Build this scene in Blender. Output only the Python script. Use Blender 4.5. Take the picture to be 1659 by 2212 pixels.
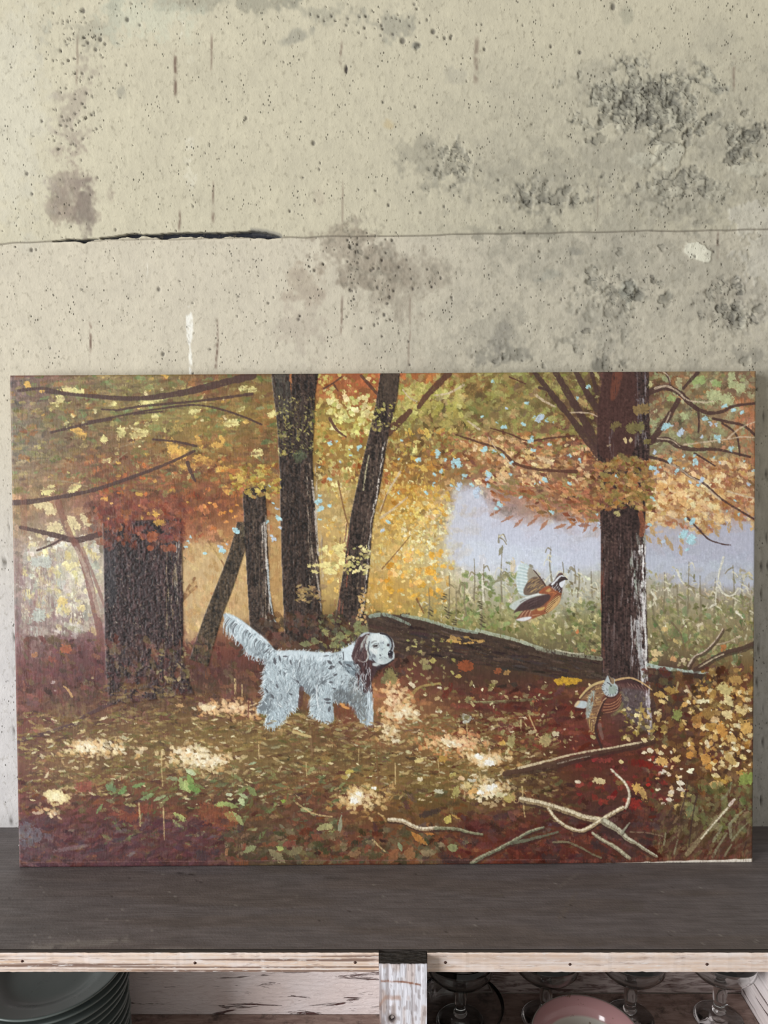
import bpy, math, random
import numpy as np
from mathutils import Vector, Matrix

# ------------------------------------------------------------------ camera, world, light, exposure
for o in list(bpy.data.objects): bpy.data.objects.remove(o)
scene = bpy.context.scene
COL = scene.collection
F, CX, CY = 1662.0, 829.5, 1106.0                      # focal length in photo pixels, frame 1659 x 2212
CAM = np.array([0.00289, -0.98375, 0.56022])
PITCH, YAW, ROLL = 0.12931, -0.00856, -0.00601
_f = np.array([math.sin(YAW)*math.cos(PITCH), math.cos(YAW)*math.cos(PITCH), -math.sin(PITCH)])
_r0 = np.array([math.cos(YAW), -math.sin(YAW), 0.0]); _u0 = np.cross(_r0, _f)
_r = _r0*math.cos(ROLL) + _u0*math.sin(ROLL); _u = -_r0*math.sin(ROLL) + _u0*math.cos(ROLL)
cd = bpy.data.cameras.new('camera'); cam = bpy.data.objects.new('camera', cd); COL.objects.link(cam)
cam.matrix_world = Matrix(((_r[0], _u[0], -_f[0], CAM[0]), (_r[1], _u[1], -_f[1], CAM[1]), (_r[2], _u[2], -_f[2], CAM[2]), (0, 0, 0, 1)))
cd.sensor_fit = 'VERTICAL'; cd.sensor_height = 24.0; cd.lens = 24.0*F/2212.0; cd.clip_start = 0.02
scene.camera = cam

world = bpy.data.worlds.new('world'); scene.world = world; world.use_nodes = True
bg = world.node_tree.nodes['Background']; bg.inputs[0].default_value = (1.0, 0.975, 0.92, 1); bg.inputs[1].default_value = 0.42

def area(name, loc, target, sx, sy, power, col):
    l = bpy.data.lights.new(name, 'AREA'); l.shape = 'RECTANGLE'; l.size = sx; l.size_y = sy; l.energy = power; l.color = col
    o = bpy.data.objects.new(name, l); COL.objects.link(o); o.location = loc
    o.rotation_euler = (Vector(target)-Vector(loc)).to_track_quat('-Z', 'Y').to_euler()
    return o
area('window_daylight', (-4.2, -3.2, 0.75), (0.0, 0.0, 0.40), 2.1, 2.3, 296, (0.97, 0.985, 1.0))
scene.view_settings.view_transform = 'Standard'; scene.view_settings.look = 'None'
scene.view_settings.exposure = 0.0; scene.view_settings.gamma = 1.0; scene.view_settings.use_curve_mapping = False

# ------------------------------------------------------------------ helpers
def ray(px, py): return _f + _r*((px-CX)/F) - _u*((py-CY)/F)
def on_wall(px, py, y=0.0):
    d = ray(px, py); return CAM + d*((y-CAM[1])/d[1])
def on_level(px, py, z=0.0):
    d = ray(px, py); return CAM + d*((z-CAM[2])/d[2])
def lin(c):
    c = np.asarray(c, dtype=np.float32)
    return np.where(c <= 0.04045, c/12.92, ((np.maximum(c, 0)+0.055)/1.055)**2.4)
def rgb(r, g, b):
    v = lin(np.array([r, g, b])/255.0); return (float(v[0]), float(v[1]), float(v[2]), 1.0)
def link(name, me, mat=None, parent=None):
    o = bpy.data.objects.new(name, me); COL.objects.link(o)
    if mat and not me.materials: me.materials.append(mat)
    if parent: o.parent = parent
    return o
def tag(o, label=None, cat=None, group=None, kind=None):
    if label: o['label'] = label
    if cat: o['category'] = cat
    if group: o['group'] = group
    if kind: o['kind'] = kind
    return o
def empty(name, loc=(0, 0, 0)):
    o = bpy.data.objects.new(name, None); o.empty_display_size = 0.05; COL.objects.link(o); o.location = loc; return o
def pydata(name, v, f, smooth=False):
    me = bpy.data.meshes.new(name); me.from_pydata(v, [], f); me.update()
    if smooth: me.shade_smooth()
    return me
def box(name, x0, x1, y0, y1, z0, z1, bev=0.0015):
    import bmesh
    bm = bmesh.new(); bmesh.ops.create_cube(bm, size=1)
    for v in bm.verts:
        v.co = Vector(((x0+x1)/2+v.co.x*(x1-x0), (y0+y1)/2+v.co.y*(y1-y0), (z0+z1)/2+v.co.z*(z1-z0)))
    if bev: bmesh.ops.bevel(bm, geom=bm.edges[:], offset=bev, segments=2, affect='EDGES')
    me = bpy.data.meshes.new(name); bm.to_mesh(me); bm.free(); return me
def lathe(name, prof, n=64):
    v, f = [], []; m = len(prof)
    for i in range(n):
        a = 2*math.pi*i/n; c, s = math.cos(a), math.sin(a)
        v += [(r*c, r*s, z) for r, z in prof]
    for i in range(n):
        j = (i+1) % n
        for k in range(m-1): f.append((i*m+k, j*m+k, j*m+k+1, i*m+k+1))
    me = pydata(name, v, f, True)
    import bmesh
    bm = bmesh.new(); bm.from_mesh(me); bmesh.ops.remove_doubles(bm, verts=bm.verts, dist=1e-6); bmesh.ops.recalc_face_normals(bm, faces=bm.faces); bm.to_mesh(me); bm.free()
    me.shade_smooth(); return me
def grid_mesh(name, pos, nx, ny, colour=None, uv=False):
    """pos (ny, nx, 3); faces wound so that the normal faces the viewer when row 0 is on top and column 0 on the left"""
    me = bpy.data.meshes.new(name)
    me.vertices.add(nx*ny); me.vertices.foreach_set('co', pos.astype(np.float32).ravel())
    idx = np.arange(nx*ny, dtype=np.int32).reshape(ny, nx)
    q = np.stack([idx[:-1, :-1], idx[1:, :-1], idx[1:, 1:], idx[:-1, 1:]], -1).reshape(-1)
    nf = (nx-1)*(ny-1)
    me.loops.add(nf*4); me.loops.foreach_set('vertex_index', q)
    me.polygons.add(nf); me.polygons.foreach_set('loop_start', np.arange(0, nf*4, 4, dtype=np.int32)); me.polygons.foreach_set('loop_total', np.full(nf, 4, dtype=np.int32))
    me.update(calc_edges=True)
    if colour is not None:
        a = me.color_attributes.new('pigment', 'FLOAT_COLOR', 'POINT')
        rgba = np.ones((nx*ny, 4), np.float32); rgba[:, :3] = colour.reshape(-1, 3)
        a.data.foreach_set('color', rgba.ravel())
    me.shade_smooth(); return me

class Mat:
    """small node-graph builder"""
    def __init__(self, name, rough=0.6, spec=0.3):
        self.m = bpy.data.materials.new(name); self.m.use_nodes = True; self.t = self.m.node_tree
        self.b = self.t.nodes['Principled BSDF']; self.b.inputs['Roughness'].default_value = rough; self.b.inputs['Specular IOR Level'].default_value = spec
        self.tc = self.n('ShaderNodeTexCoord')
    def n(self, t, **kw):
        x = self.t.nodes.new(t)
        for k, v in kw.items(): setattr(x, k, v)
        return x
    def put(self, sock, v):
        if hasattr(v, 'is_output') or isinstance(v, bpy.types.NodeSocket): self.t.links.new(v, sock)
        else: sock.default_value = v
    def co(self, scale=(1, 1, 1), rot=(0, 0, 0), src='Object'):
        x = self.n('ShaderNodeMapping'); self.put(x.inputs['Vector'], self.tc.outputs[src]); x.inputs['Scale'].default_value = scale; x.inputs['Rotation'].default_value = rot
        return x.outputs[0]
    def noise(self, vec, scale, detail=3, rough=0.5, dist=0.0):
        x = self.n('ShaderNodeTexNoise'); self.put(x.inputs['Vector'], vec); x.inputs['Scale'].default_value = scale; x.inputs['Detail'].default_value = detail
        x.inputs['Roughness'].default_value = rough; x.inputs['Distortion'].default_value = dist; return x.outputs['Fac']
    def voro(self, vec, scale, feature='F1', rnd=1.0):
        x = self.n('ShaderNodeTexVoronoi', feature=feature); self.put(x.inputs['Vector'], vec); x.inputs['Scale'].default_value = scale; x.inputs['Randomness'].default_value = rnd
        return x.outputs
    def wave(self, vec, scale, dist=2.0, detail=2.0, dscale=1.0, axis='Y'):
        x = self.n('ShaderNodeTexWave', bands_direction=axis); self.put(x.inputs['Vector'], vec); x.inputs['Scale'].default_value = scale; x.inputs['Distortion'].default_value = dist
        x.inputs['Detail'].default_value = detail; x.inputs['Detail Scale'].default_value = dscale; return x.outputs['Fac']
    def ramp(self, fac, a, b, lo=0.0, hi=1.0):
        x = self.n('ShaderNodeMapRange'); self.put(x.inputs['Value'], fac); x.inputs['From Min'].default_value = a; x.inputs['From Max'].default_value = b
        x.inputs['To Min'].default_value = lo; x.inputs['To Max'].default_value = hi; return x.outputs[0]
    def math(self, op, a, b=0.0):
        x = self.n('ShaderNodeMath', operation=op); self.put(x.inputs[0], a); self.put(x.inputs[1], b); return x.outputs[0]
    def mix(self, fac, a, b, mode='MIX'):
        x = self.n('ShaderNodeMix', data_type='RGBA', blend_type=mode); self.put(x.inputs[0], fac); self.put(x.inputs[6], a); self.put(x.inputs[7], b); return x.outputs[2]
    def attr(self, name='pigment'):
        x = self.n('ShaderNodeAttribute'); x.attribute_name = name; return x.outputs['Color']
    def bump(self, h, dist=0.002, strength=1.0, prev=None):
        x = self.n('ShaderNodeBump'); self.put(x.inputs['Height'], h); x.inputs['Distance'].default_value = dist; x.inputs['Strength'].default_value = strength
        if prev: self.put(x.inputs['Normal'], prev)
        return x.outputs[0]
    def done(self, col=None, normal=None, rough=None):
        if col is not None: self.put(self.b.inputs['Base Color'], col)
        if normal is not None: self.put(self.b.inputs['Normal'], normal)
        if rough is not None: self.put(self.b.inputs['Roughness'], rough)
        return self.m

def vnoise(nx, ny, sx, sy, rs):
    """smooth value noise on an (ny, nx) raster; sx, sy = cell size in raster steps"""
    gx, gy = int(nx/sx)+3, int(ny/sy)+3
    g = rs.rand(gy, gx).astype(np.float32)
    x = np.arange(nx)/sx; y = np.arange(ny)/sy
    xi = x.astype(int); yi = y.astype(int); fx = (x-xi).astype(np.float32); fy = (y-yi).astype(np.float32)
    fx = fx*fx*(3-2*fx); fy = fy*fy*(3-2*fy)
    a = g[yi][:, xi]*(1-fx)+g[yi][:, xi+1]*fx; b = g[yi+1][:, xi]*(1-fx)+g[yi+1][:, xi+1]*fx
    return a*(1-fy)[:, None]+b*fy[:, None]
def sstep(a, b, x):
    t = np.clip((x-a)/(b-a), 0, 1); return t*t*(3-2*t)
def catmull(pts, closed=False, per=8):
    p = np.array(pts, float); n = len(p); out = []
    for i in range(n if closed else n-1):
        if closed: a, b, c, d = p[(i-1) % n], p[i], p[(i+1) % n], p[(i+2) % n]
        else: a, b, c, d = p[max(i-1, 0)], p[i], p[i+1], p[min(i+2, n-1)]
        for k in range(per):
            t = k/per
            out.append(0.5*((2*b)+(c-a)*t+(2*a-5*b+4*c-d)*t*t+(3*b-a-3*c+d)*t**3))
    if not closed: out.append(p[-1])
    return np.array(out)

# ------------------------------------------------------------------ the concrete wall
rsw = np.random.RandomState(5)
xs = np.concatenate([np.linspace(-1.6, -0.56, 14)[:-1], np.linspace(-0.56, 0.55, 770), np.linspace(0.55, 1.6, 14)[1:]])
zc = 0.773
zs = np.concatenate([np.linspace(2.0, 1.08, 12)[:-1], np.linspace(1.08, zc+0.02, 200)[:-1], np.linspace(zc+0.02, zc-0.016, 46)[:-1], np.linspace(zc-0.016, 0.58, 126)[:-1], np.linspace(0.58, 0.0, 64)[:-1], np.linspace(0.0, -0.95, 14)])
WX, WZ = np.meshgrid(xs, zs)
# photo pixel of every wall vertex, so that stains and scars found in the photograph sit at their place on the wall
dx_, dy_, dz_ = WX-CAM[0], 0-CAM[1], WZ-CAM[2]
dep = dx_*_f[0]+dy_*_f[1]+dz_*_f[2]
PX = CX+F*(dx_*_r[0]+dy_*_r[1]+dz_*_r[2])/dep; PY = CY-F*(dx_*_u[0]+dy_*_u[1]+dz_*_u[2])/dep
nzx, nxx = WX.shape
def wn(sx, sz, seed):      # metric value noise on the wall
    r = np.random.RandomState(seed); n = 400
    g = r.rand(n, n).astype(np.float32)
    x = (WX+2)/sx; z = (WZ+1.2)/sz
    xi = np.floor(x).astype(int); zi = np.floor(z).astype(int); fx = x-xi; fz = z-zi; fx = fx*fx*(3-2*fx); fz = fz*fz*(3-2*fz)
    a = g[zi % n, xi % n]; b = g[zi % n, (xi+1) % n]; c = g[(zi+1) % n, xi % n]; d = g[(zi+1) % n, (xi+1) % n]
    return (a*(1-fx)+b*fx)*(1-fz)+(c*(1-fx)+d*fx)*fz
def fbm(s, seed): return 0.5*wn(s, s, seed)+0.3*wn(s/2.1, s/2.1, seed+1)+0.2*wn(s/4.3, s/4.3, seed+2)
n_big, n_mid, n_fine, n_grit = fbm(0.16, 1), fbm(0.045, 11), fbm(0.014, 21), wn(0.0032, 0.0045, 31)
_sp = np.maximum(np.abs(np.gradient(xs))[None, :], np.abs(np.gradient(zs))[:, None])      # mesh step: fine grain only where the mesh carries it
n_grit = .5+(n_grit-.5)*sstep(.0042, .0022, _sp); n_fine = .5+(n_fine-.5)*sstep(.011, .004, _sp); n_mid = .5+(n_mid-.5)*sstep(.03, .012, _sp)
joint = np.interp(PX.ravel(), [-3000, 0, 118, 606, 830, 1100, 1350, 1659, 5000], [545, 527, 521, 513, 510, 505, 500, 496, 470]).reshape(PX.shape)+3.0*(wn(0.02, 0.5, 41)-0.5)
above = sstep(3, -3, PY-joint)
colw = np.empty(WX.shape+(3,), np.float32)
up_c = np.array([202, 195, 172.]); lo_c = np.array([205, 197, 178.]); low_c = np.array([207, 204, 203.])
t_low = sstep(800, 1500, PY)  # cool daylight low on the wall, blended into its colour
colw[:] = (above[..., None]*up_c+(1-above[..., None])*((1-t_low[..., None])*lo_c+t_low[..., None]*low_c))
hw = np.zeros(WX.shape, np.float32)          # relief, metres, positive = towards the room
colw *= (1+0.03*(n_mid-0.5)+0.02*(n_fine-0.5)+0.02*(n_grit-0.5))[..., None]
hw += 0.0007*(n_mid-0.5)+0.00025*(n_fine-0.5)+0.00015*(n_grit-0.5)
def tint(mask, col, al):
    m = np.clip(mask*al, 0, 1)[..., None]; colw[:] = colw*(1-m)+np.array(col, np.float32)*m
def blob(x, y, rx, ry, ang=0.0, rag=0.6):
    c, s = math.cos(ang), math.sin(ang); u = ((PX-x)*c+(PY-y)*s)/rx; v = (-(PX-x)*s+(PY-y)*c)/ry
    d = np.sqrt(u*u+v*v)+rag*(n_mid-0.5)*1.3+rag*(n_fine-0.5)*1.7+rag*(n_grit-.5)*.5
    return sstep(1.15, 0.45, d)
# the right half is tinted greyer, with darker mottling
grey = sstep(700, 1250, PX+260*(n_big-0.5)+0.25*(PY-400))*sstep(60, 260, PY+0.25*(PX-1100)*0.4+120*(n_mid-0.5))
tint(grey, (172, 167, 150), 0.42)
tint(sstep(0.52, 0.75, n_mid)*grey, (150, 146, 134), 0.32)
for a in [(152, 385, 38, 50, .1, 1.3, (154, 140, 126), .65), (178, 440, 50, 46, .3, 1.4, (150, 136, 124), .65), (132, 452, 30, 30, -.4, 1.4, (152, 138, 124), .8), (150, 330, 40, 40, 0, 1.5, (164, 150, 136), .6), (185, 455, 20, 75, 0, .8, (112, 100, 95), .7), (160, 250, 40, 150, .06, 1.2, (158, 146, 134), .65), (200, 60, 110, 45, -.45, 1.2, (158, 154, 138), .6),
          (430, 5, 230, 24, 0, 1.0, (140, 138, 124), .7), (640, 80, 42, 17, -.4, .8, (150, 148, 136), .8), (262, 200, 12, 18, 0, .6, (150, 147, 135), .75), (700, 25, 80, 30, .1, 1.0, (150, 148, 134), .6), (845, 50, 65, 38, .3, 1.0, (150, 148, 135), .75),
          (900, 98, 12, 9, 0, .4, (120, 120, 114), .8), (1355, 35, 16, 22, 0, .5, (160, 158, 140), .7), (990, 160, 30, 30, 0, 1, (165, 161, 148), .5), (770, 560, 110, 60, .4, 1.1, (142, 130, 115), .7), (840, 600, 110, 80, .2, 1.1, (150, 140, 125), .6),
          (660, 620, 50, 45, 0, 1.0, (165, 150, 132), .6), (650, 690, 50, 70, .3, 1.2, (172, 160, 146), .5), (930, 350, 60, 60, 0, 1.1, (145, 141, 127), .6), (1100, 380, 180, 60, -.1, 1.2, (150, 146, 132), .55), (1180, 425, 80, 40, 0, 1.2, (128, 125, 114), .6),
          (1400, 220, 130, 70, .2, 1.1, (152, 150, 136), .7), (1590, 300, 70, 70, 0, 1.1, (140, 137, 125), .7), (1450, 430, 160, 60, 0, 1.2, (146, 142, 130), .55), (1290, 560, 220, 60, 0, 1.2, (150, 146, 132), .5), (1290, 700, 60, 80, 0, 1.2, (135, 132, 122), .5),
          (1360, 620, 22, 16, 0, .5, (140, 144, 138), .8), (1375, 640, 30, 14, .3, .9, (128, 128, 118), .7), (1440, 645, 20, 14, -.6, .8, (120, 118, 108), .8), (1185, 595, 30, 14, -.2, .9, (150, 150, 140), .6), (1085, 735, 20, 40, .2, .8, (138, 134, 126), .7),
          (1090, 770, 55, 18, -.15, 1.1, (130, 127, 118), .75), (1300, 790, 30, 16, 0, 1, (105, 102, 94), .7), (1245, 545, 20, 12, .3, .6, (128, 126, 118), .7), (1560, 640, 60, 60, 0, 1.2, (140, 134, 122), .6), (1640, 640, 60, 90, 0, 1.1, (178, 172, 160), .6),
          (1090, 500, 120, 16, 0, 1.2, (140, 137, 124), .5), (1060, 720, 70, 60, 0, 1.2, (150, 146, 134), .45), (1620, 770, 50, 26, 0, 1, (128, 125, 116), .6), (840, 270, 20, 12, 0, .8, (196, 172, 124), .55), (690, 425, 16, 26, 0, .6, (178, 166, 148), .5)]:
    tint(blob(*a[:6]), a[6], a[7]*.7)
tint(blob(300, 30, 150, 60, 0, 1), (206, 210, 190), .4); tint(blob(20, 250, 90, 300, 0, .5), (212, 208, 192), .45)
tint(blob(400, 70, 18, 70, -.1, 1.2)*sstep(.5, .6, n_fine), (228, 224, 205), .8); tint(blob(410, 330, 22, 90, 0, 1.2)*sstep(.55, .62, n_fine), (222, 217, 198), .6)
# pale trowelled patches standing proud
m = blob(1508, 546, 38, 22, .45, .35); tint(sstep(.15, .4, m), (226, 223, 204), .92); hw += 0.0016*sstep(.1, .35, m)
m = np.maximum(blob(1640, 470, 62, 50, .1, .5), blob(1655, 560, 70, 62, 0, .5)); tint(sstep(.2, .4, m), (200, 195, 180), .75); hw += 0.001*sstep(.2, .4, m)
for (x, y, rx, ry) in [(1445, 335, 36, 34), (1385, 345, 34, 20), (1625, 365, 60, 18)]:
    m = blob(x, y, rx, ry, 0, .4); tint(sstep(.15, .35, m), (190, 186, 168), .75); hw += 0.0018*sstep(.15, .35, m)
# white paint drip
m = blob(409, 705, 9, 52, 0, .25)+blob(411, 780, 4, 40, 0, .2); tint(sstep(.25, .5, m)*sstep(.36, .5, n_fine+.25*(n_grit-.5)), (240, 238, 228), .95)
tint(blob(318, 585, 1.6, 20, 0, 0.1), (232, 226, 210), .8)
# rust and dirt streaks left by form ties
for (x, y0, y1, w, al) in [(380, 110, 212, 3.4, .75), (457, 75, 152, 2.6, .55), (461, 392, 440, 2.2, .6), (462, 446, 482, 3.2, .75), (388, 455, 498, 2.6, .65), (196, 690, 760, 3, .8), (469, 690, 802, 2.6, .75), (738, 640, 722, 2.4, .6), (740, 390, 500, 1.8, .4), (1030, 80, 180, 5, .45),
                           (168, 75, 185, 2.5, .4), (737, 90, 140, 2.5, .5), (886, 640, 790, 2.2, .35), (1586, 120, 200, 3, .45), (1551, 500, 560, 2.5, .6), (1292, 400, 480, 2, .3)]:
    m = sstep(w*1.5, w*.3, np.abs(PX-x+4*(wn(.02, .02, 61)-.5)+.02*(PY-y0)))*sstep(y0-8, y0+14, PY)*sstep(y1+8, y1-14, PY)*sstep(.25, .75, n_fine*.7+n_grit*.6); tint(m, (104, 84, 74), al)
m = blob(748, 150, 3.4, 11, 0, .1); tint(m, (52, 46, 50), .9); hw -= .002*m
# hairline joint between the two pours
jl = sstep(2.6, .6, np.abs(PY-joint)); jv = sstep(-50, 0, PX)
tint(jl, (105, 98, 88), .55); hw -= 0.0011*jl
# the open crack in it, ragged below
cx_ = [112, 150, 180, 215, 240, 262, 292, 310, 345, 380, 412, 440, 465, 490, 520, 548, 575, 600, 612]
cyc = [521, 519, 520, 516, 513.5, 510, 507, 508, 508.5, 507, 506.5, 506, 507, 506, 504.5, 504.5, 507, 511, 513]
top_ = [0, 2.5, 2.5, 1.2, 2, 2, 3, 1.5, 3, 3.5, 4, 3.5, 4, 3, 3.5, 4.5, 4.5, 2.5, 0]
bot_ = [0, 1.5, 3, 2, 2.2, 1.8, 4, 1.6, 5.5, 4, 4.5, 4.2, 6, 5, 4, 7, 7, 3, 0]
c0 = np.interp(PX.ravel(), cx_, cyc).reshape(PX.shape)
tt = np.interp(PX.ravel(), cx_, top_, left=0, right=0).reshape(PX.shape)+1.2*(wn(.004, .5, 71)-.5); bb = np.interp(PX.ravel(), cx_, bot_, left=0, right=0).reshape(PX.shape)+4.0*(wn(.006, .5, 72)-.5)
ing = ((PX > 114) & (PX < 610))
tt = tt*1.2; bb = bb*1.2; cr = np.where(ing, sstep(1.2, -1.2, np.maximum(c0-tt-PY, PY-c0-bb)), 0); tint(cr, (40, 42, 50), .95); hw -= 0.009*cr
lip = np.where(ing, sstep(12, 0, np.abs(PY-c0-bb-5)), 0); tint(lip*(1-cr), (214, 204, 184), .35); hw += .0008*lip*(1-cr)
tint(np.where(ing & (PX > 540), sstep(10, 0, c0-tt-PY), 0)*(PY < c0), (90, 90, 92), .5)
# spalled, flaking skin: ragged chips sunk into the surface
rough = np.clip(blob(1400, 235, 150, 90, .2, 1.1)+blob(1590, 310, 90, 70, 0, 1.1)+.8*blob(1180, 420, 90, 40, 0, 1.2)+.7*blob(980, 370, 70, 50, 0, 1.2)+.7*blob(790, 560, 80, 70, .5, 1.2)+.8*blob(1590, 660, 70, 60, 0, 1.2)+.6*blob(1290, 650, 80, 110, 0, 1.2)+.5*blob(1080, 765, 60, 25, 0, 1.2)+.5*blob(1450, 420, 160, 50, 0, 1.2)+.4*blob(160, 430, 60, 80, 0, 1)+.35*grey, 0, 1)
crag = sstep(.50, .36, wn(.0075, .0065, 81)*.6+wn(.0034, .003, 82)*.4)
tint(crag*rough, (122, 119, 108), .34); hw -= .0010*crag*rough
lift = sstep(.6, .75, wn(.009, .008, 83)); hw += .001*lift*rough; tint(lift*rough, (188, 183, 166), .3)
# plates of skin between cracks
def flakes(cell, zone, prob, seed):
    r = np.random.RandomState(seed); n = 97; jx, jy, rv = r.rand(n, n), r.rand(n, n), r.rand(n, n)
    gx = (PX+9*(n_fine-.5)*2)/cell; gy = (PY+9*(wn(.012, .012, seed+3)-.5)*2)/(cell*.85); ix, iy = np.floor(gx).astype(int), np.floor(gy).astype(int)
    f1 = np.full(PX.shape, 9.); f2 = f1.copy(); cid = np.zeros(PX.shape)
    for a in (-1, 0, 1):
        for b in (-1, 0, 1):
            u, v = (ix+a) % n, (iy+b) % n; d = np.hypot(ix+a+jx[v, u]-gx, iy+b+jy[v, u]-gy); lt = d < f1; f2 = np.where(lt, f1, np.minimum(f2, d)); cid = np.where(lt, rv[v, u], cid); f1 = np.where(lt, d, f1)
    z = sstep(.35, .6, zone); crack = sstep(.16, .03, f2-f1)*z*(cid < prob+.25); sunk = z*(cid < prob)*sstep(.03, .16, f2-f1)
    tint(sunk, (146, 143, 130), .45); tint(crack, (92, 90, 83), .6); globals()['hw'] -= (.0007+.0010*cid)*sunk+.0012*crack; up = z*(cid > .8); tint(up, (188, 184, 166), .35); globals()['hw'] += .0008*up*sstep(.03, .2, f2-f1)
zone1 = np.clip(blob(1400, 230, 130, 85, .15, .9)+blob(1600, 310, 80, 60, 0, .9)+.6*blob(1480, 400, 170, 40, 0, 1.1)+.7*blob(1600, 690, 60, 26, 0, .8), 0, 1)
flakes(25, zone1, .42, 301); flakes(13, np.clip(zone1*.8+.8*blob(1180, 420, 90, 34, 0, 1.1)+.75*blob(980, 350, 50, 50, 0, 1.1)+.55*blob(1340, 610, 110, 70, 0, 1.2)+.6*blob(1560, 640, 70, 60, 0, 1.1), 0, 1), .25, 302)
def chip(x, y, r, dep=.0022, dark=(128, 126, 115), el=1.0, ang=0.0):
    s = 1.5; m = (np.abs(PX-x) < r*2.4) & (np.abs(PY-y) < r*2.4)
    if not m.any(): return
    px, py = PX[m]-x, PY[m]-y; ca, sa = math.cos(ang), math.sin(ang); px, py = (px*ca+py*sa)/el, -px*sa+py*ca
    th = np.arctan2(py, px); k = rsw.rand(4)*6.28
    rr = r*(1+.22*np.sin(2*th+k[0])+.18*np.sin(3*th+k[1])+.12*np.sin(5*th+k[2])+.08*np.sin(8*th+k[3]))
    d = np.hypot(px, py); w = sstep(rr+s, rr-s, d)
    hw[m] -= dep*w
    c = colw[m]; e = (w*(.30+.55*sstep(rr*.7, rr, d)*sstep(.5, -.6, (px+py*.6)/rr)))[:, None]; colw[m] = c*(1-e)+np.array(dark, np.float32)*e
    rim = sstep(3.5, 0, np.abs(d-rr-2))*(py > -r*.2); hw[m] += .0006*rim
for x, y, r, el, an in [(1355, 220, 17, 1.1, .4), (1383, 243, 15, .7, .2), (1405, 238, 13, .8, .1), (1393, 262, 16, 1.2, .2), (1310, 258, 14, 1.2, 0), (1412, 190, 15, 1.2, 0), (1332, 195, 9, .6, 0), (1460, 232, 15, 1, 0), (1455, 212, 12, 1.3, .3), (1483, 188, 9, 1, 0),
                        (1440, 300, 17, 1.5, .1), (1485, 300, 16, .7, .3), (1432, 275, 10, .6, 0), (1295, 300, 13, 1.1, 0), (1270, 305, 6, 1, 0), (1340, 235, 7, .6, .3), (1330, 210, 6, .7, .5), (1380, 192, 8, 1.4, -.2), (1424, 205, 8, 1.5, -.4), (1470, 255, 9, 1, .3),
                        (1610, 300, 17, 1.0, .6), (1598, 330, 12, 1.7, .1), (1640, 285, 14, .9, .5), (1585, 345, 13, 1.8, -.1), (1580, 305, 9, 1, 0), (1538, 255, 12, 1.5, -.4), (1610, 245, 10, .7, .5), (1500, 365, 9, 1, 0),
                        (1252, 160, 7, .8, .3), (902, 100, 7, 1, 0), (1133, 425, 11, 1, .5), (1143, 440, 9, 1.1, 0), (1208, 425, 16, 1.6, -.4), (1225, 410, 9, 1.2, 0), (1170, 430, 8, 1.3, -.2), (980, 328, 7, .8, .4), (988, 340, 6, .7, .6), (1005, 365, 8, .7, 0), (943, 372, 8, .7, 0),
                        (1360, 618, 12, 1.1, 0), (1412, 605, 9, .8, 0), (1378, 640, 10, 1.5, .2), (1437, 648, 12, 1.4, -.6), (1560, 668, 11, 1.3, .7), (1582, 690, 10, .8, .2), (1602, 695, 9, .8, 0), (1628, 690, 9, .9, 0), (1640, 668, 10, 1.3, .4), (1588, 668, 8, 1.2, 0),
                        (1268, 715, 7, 1.2, .3), (1245, 756, 7, .6, .6), (1305, 790, 7, .7, 0), (1090, 770, 6, 1.3, 0), (1072, 780, 6, 1.2, -.4), (1430, 535, 7, 1.2, .2), (1340, 545, 8, 1.2, .4), (1552, 522, 5, .5, 0), (1610, 780, 9, 1.4, -.5), (1175, 792, 6, .7, 0), (780, 545, 8, .6, -.5), (760, 535, 6, .7, -.5)]:
    chip(x, y, r, .0013 if r > 8 else .0012, (112, 110, 101) if rsw.rand() > .35 else (92, 90, 84), el, an)
# blow-holes
def pit(x, y, r):
    m = (np.abs(PX-x) < r*2+3) & (np.abs(PY-y) < r*2+3)
    if not m.any(): return
    d = np.hypot(PX[m]-x, (PY[m]-y)*rsw.uniform(.55, 1)); w = sstep(r*1.35, r*.55, d); hw[m] -= .0017*w
    e = (w*.6)[:, None]; colw[m] = colw[m]*(1-e)+np.array((78, 74, 70), np.float32)*e
ii, jj = np.where((PX > -10) & (PX < 1670) & (PY > -10) & (PY < 820))
def near(x, y, r):    # limit work: index window on the fine grid
    pass
pits = [(936, 68, 5), (945, 80, 2), (961, 82, 3), (974, 82, 3), (1047, 106, 3), (1190, 100, 3), (1325, 14, 5), (870, 88, 6), (677, 309, 4), (207, 107, 3), (190, 92, 3), (217, 85, 4), (180, 23, 4), (275, 42, 4), (227, 95, 3), (1253, 113, 4), (531, 255, 3), (58, 375, 3), (68, 540, 3), (343, 625, 3), (648, 683, 3), (645, 690, 3), (352, 765, 3), (1030, 53, 2), (1041, 53, 2)]
pits += [(rsw.normal(160, 30), rsw.uniform(20, 330), rsw.uniform(1.2, 2.6)) for _ in range(90)]
pits += [(rsw.uniform(0, 1659), rsw.uniform(0, 810), rsw.uniform(1.0, 2.4)) for _ in range(170)]
pits += [(rsw.normal(820, 70), rsw.normal(40, 30), rsw.uniform(1.3, 3)) for _ in range(30)] + [(rsw.normal(800, 80), rsw.normal(580, 60), rsw.uniform(1.2, 3)) for _ in range(60)]
pits += [(rsw.choice([rsw.uniform(0, 34), rsw.uniform(1634, 1659)]), rsw.uniform(820, 1780), rsw.uniform(1.3, 2.8)) for _ in range(60)] + [(10, 1218, 5), (24, 1776, 4), (9, 1585, 3.5), (30, 1576, 3)]
fi0, fi1 = np.searchsorted(xs, -.56), np.searchsorted(xs, .55)
_PXf, _PYf, _hf, _cf = PX, PY, hw, colw
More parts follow.
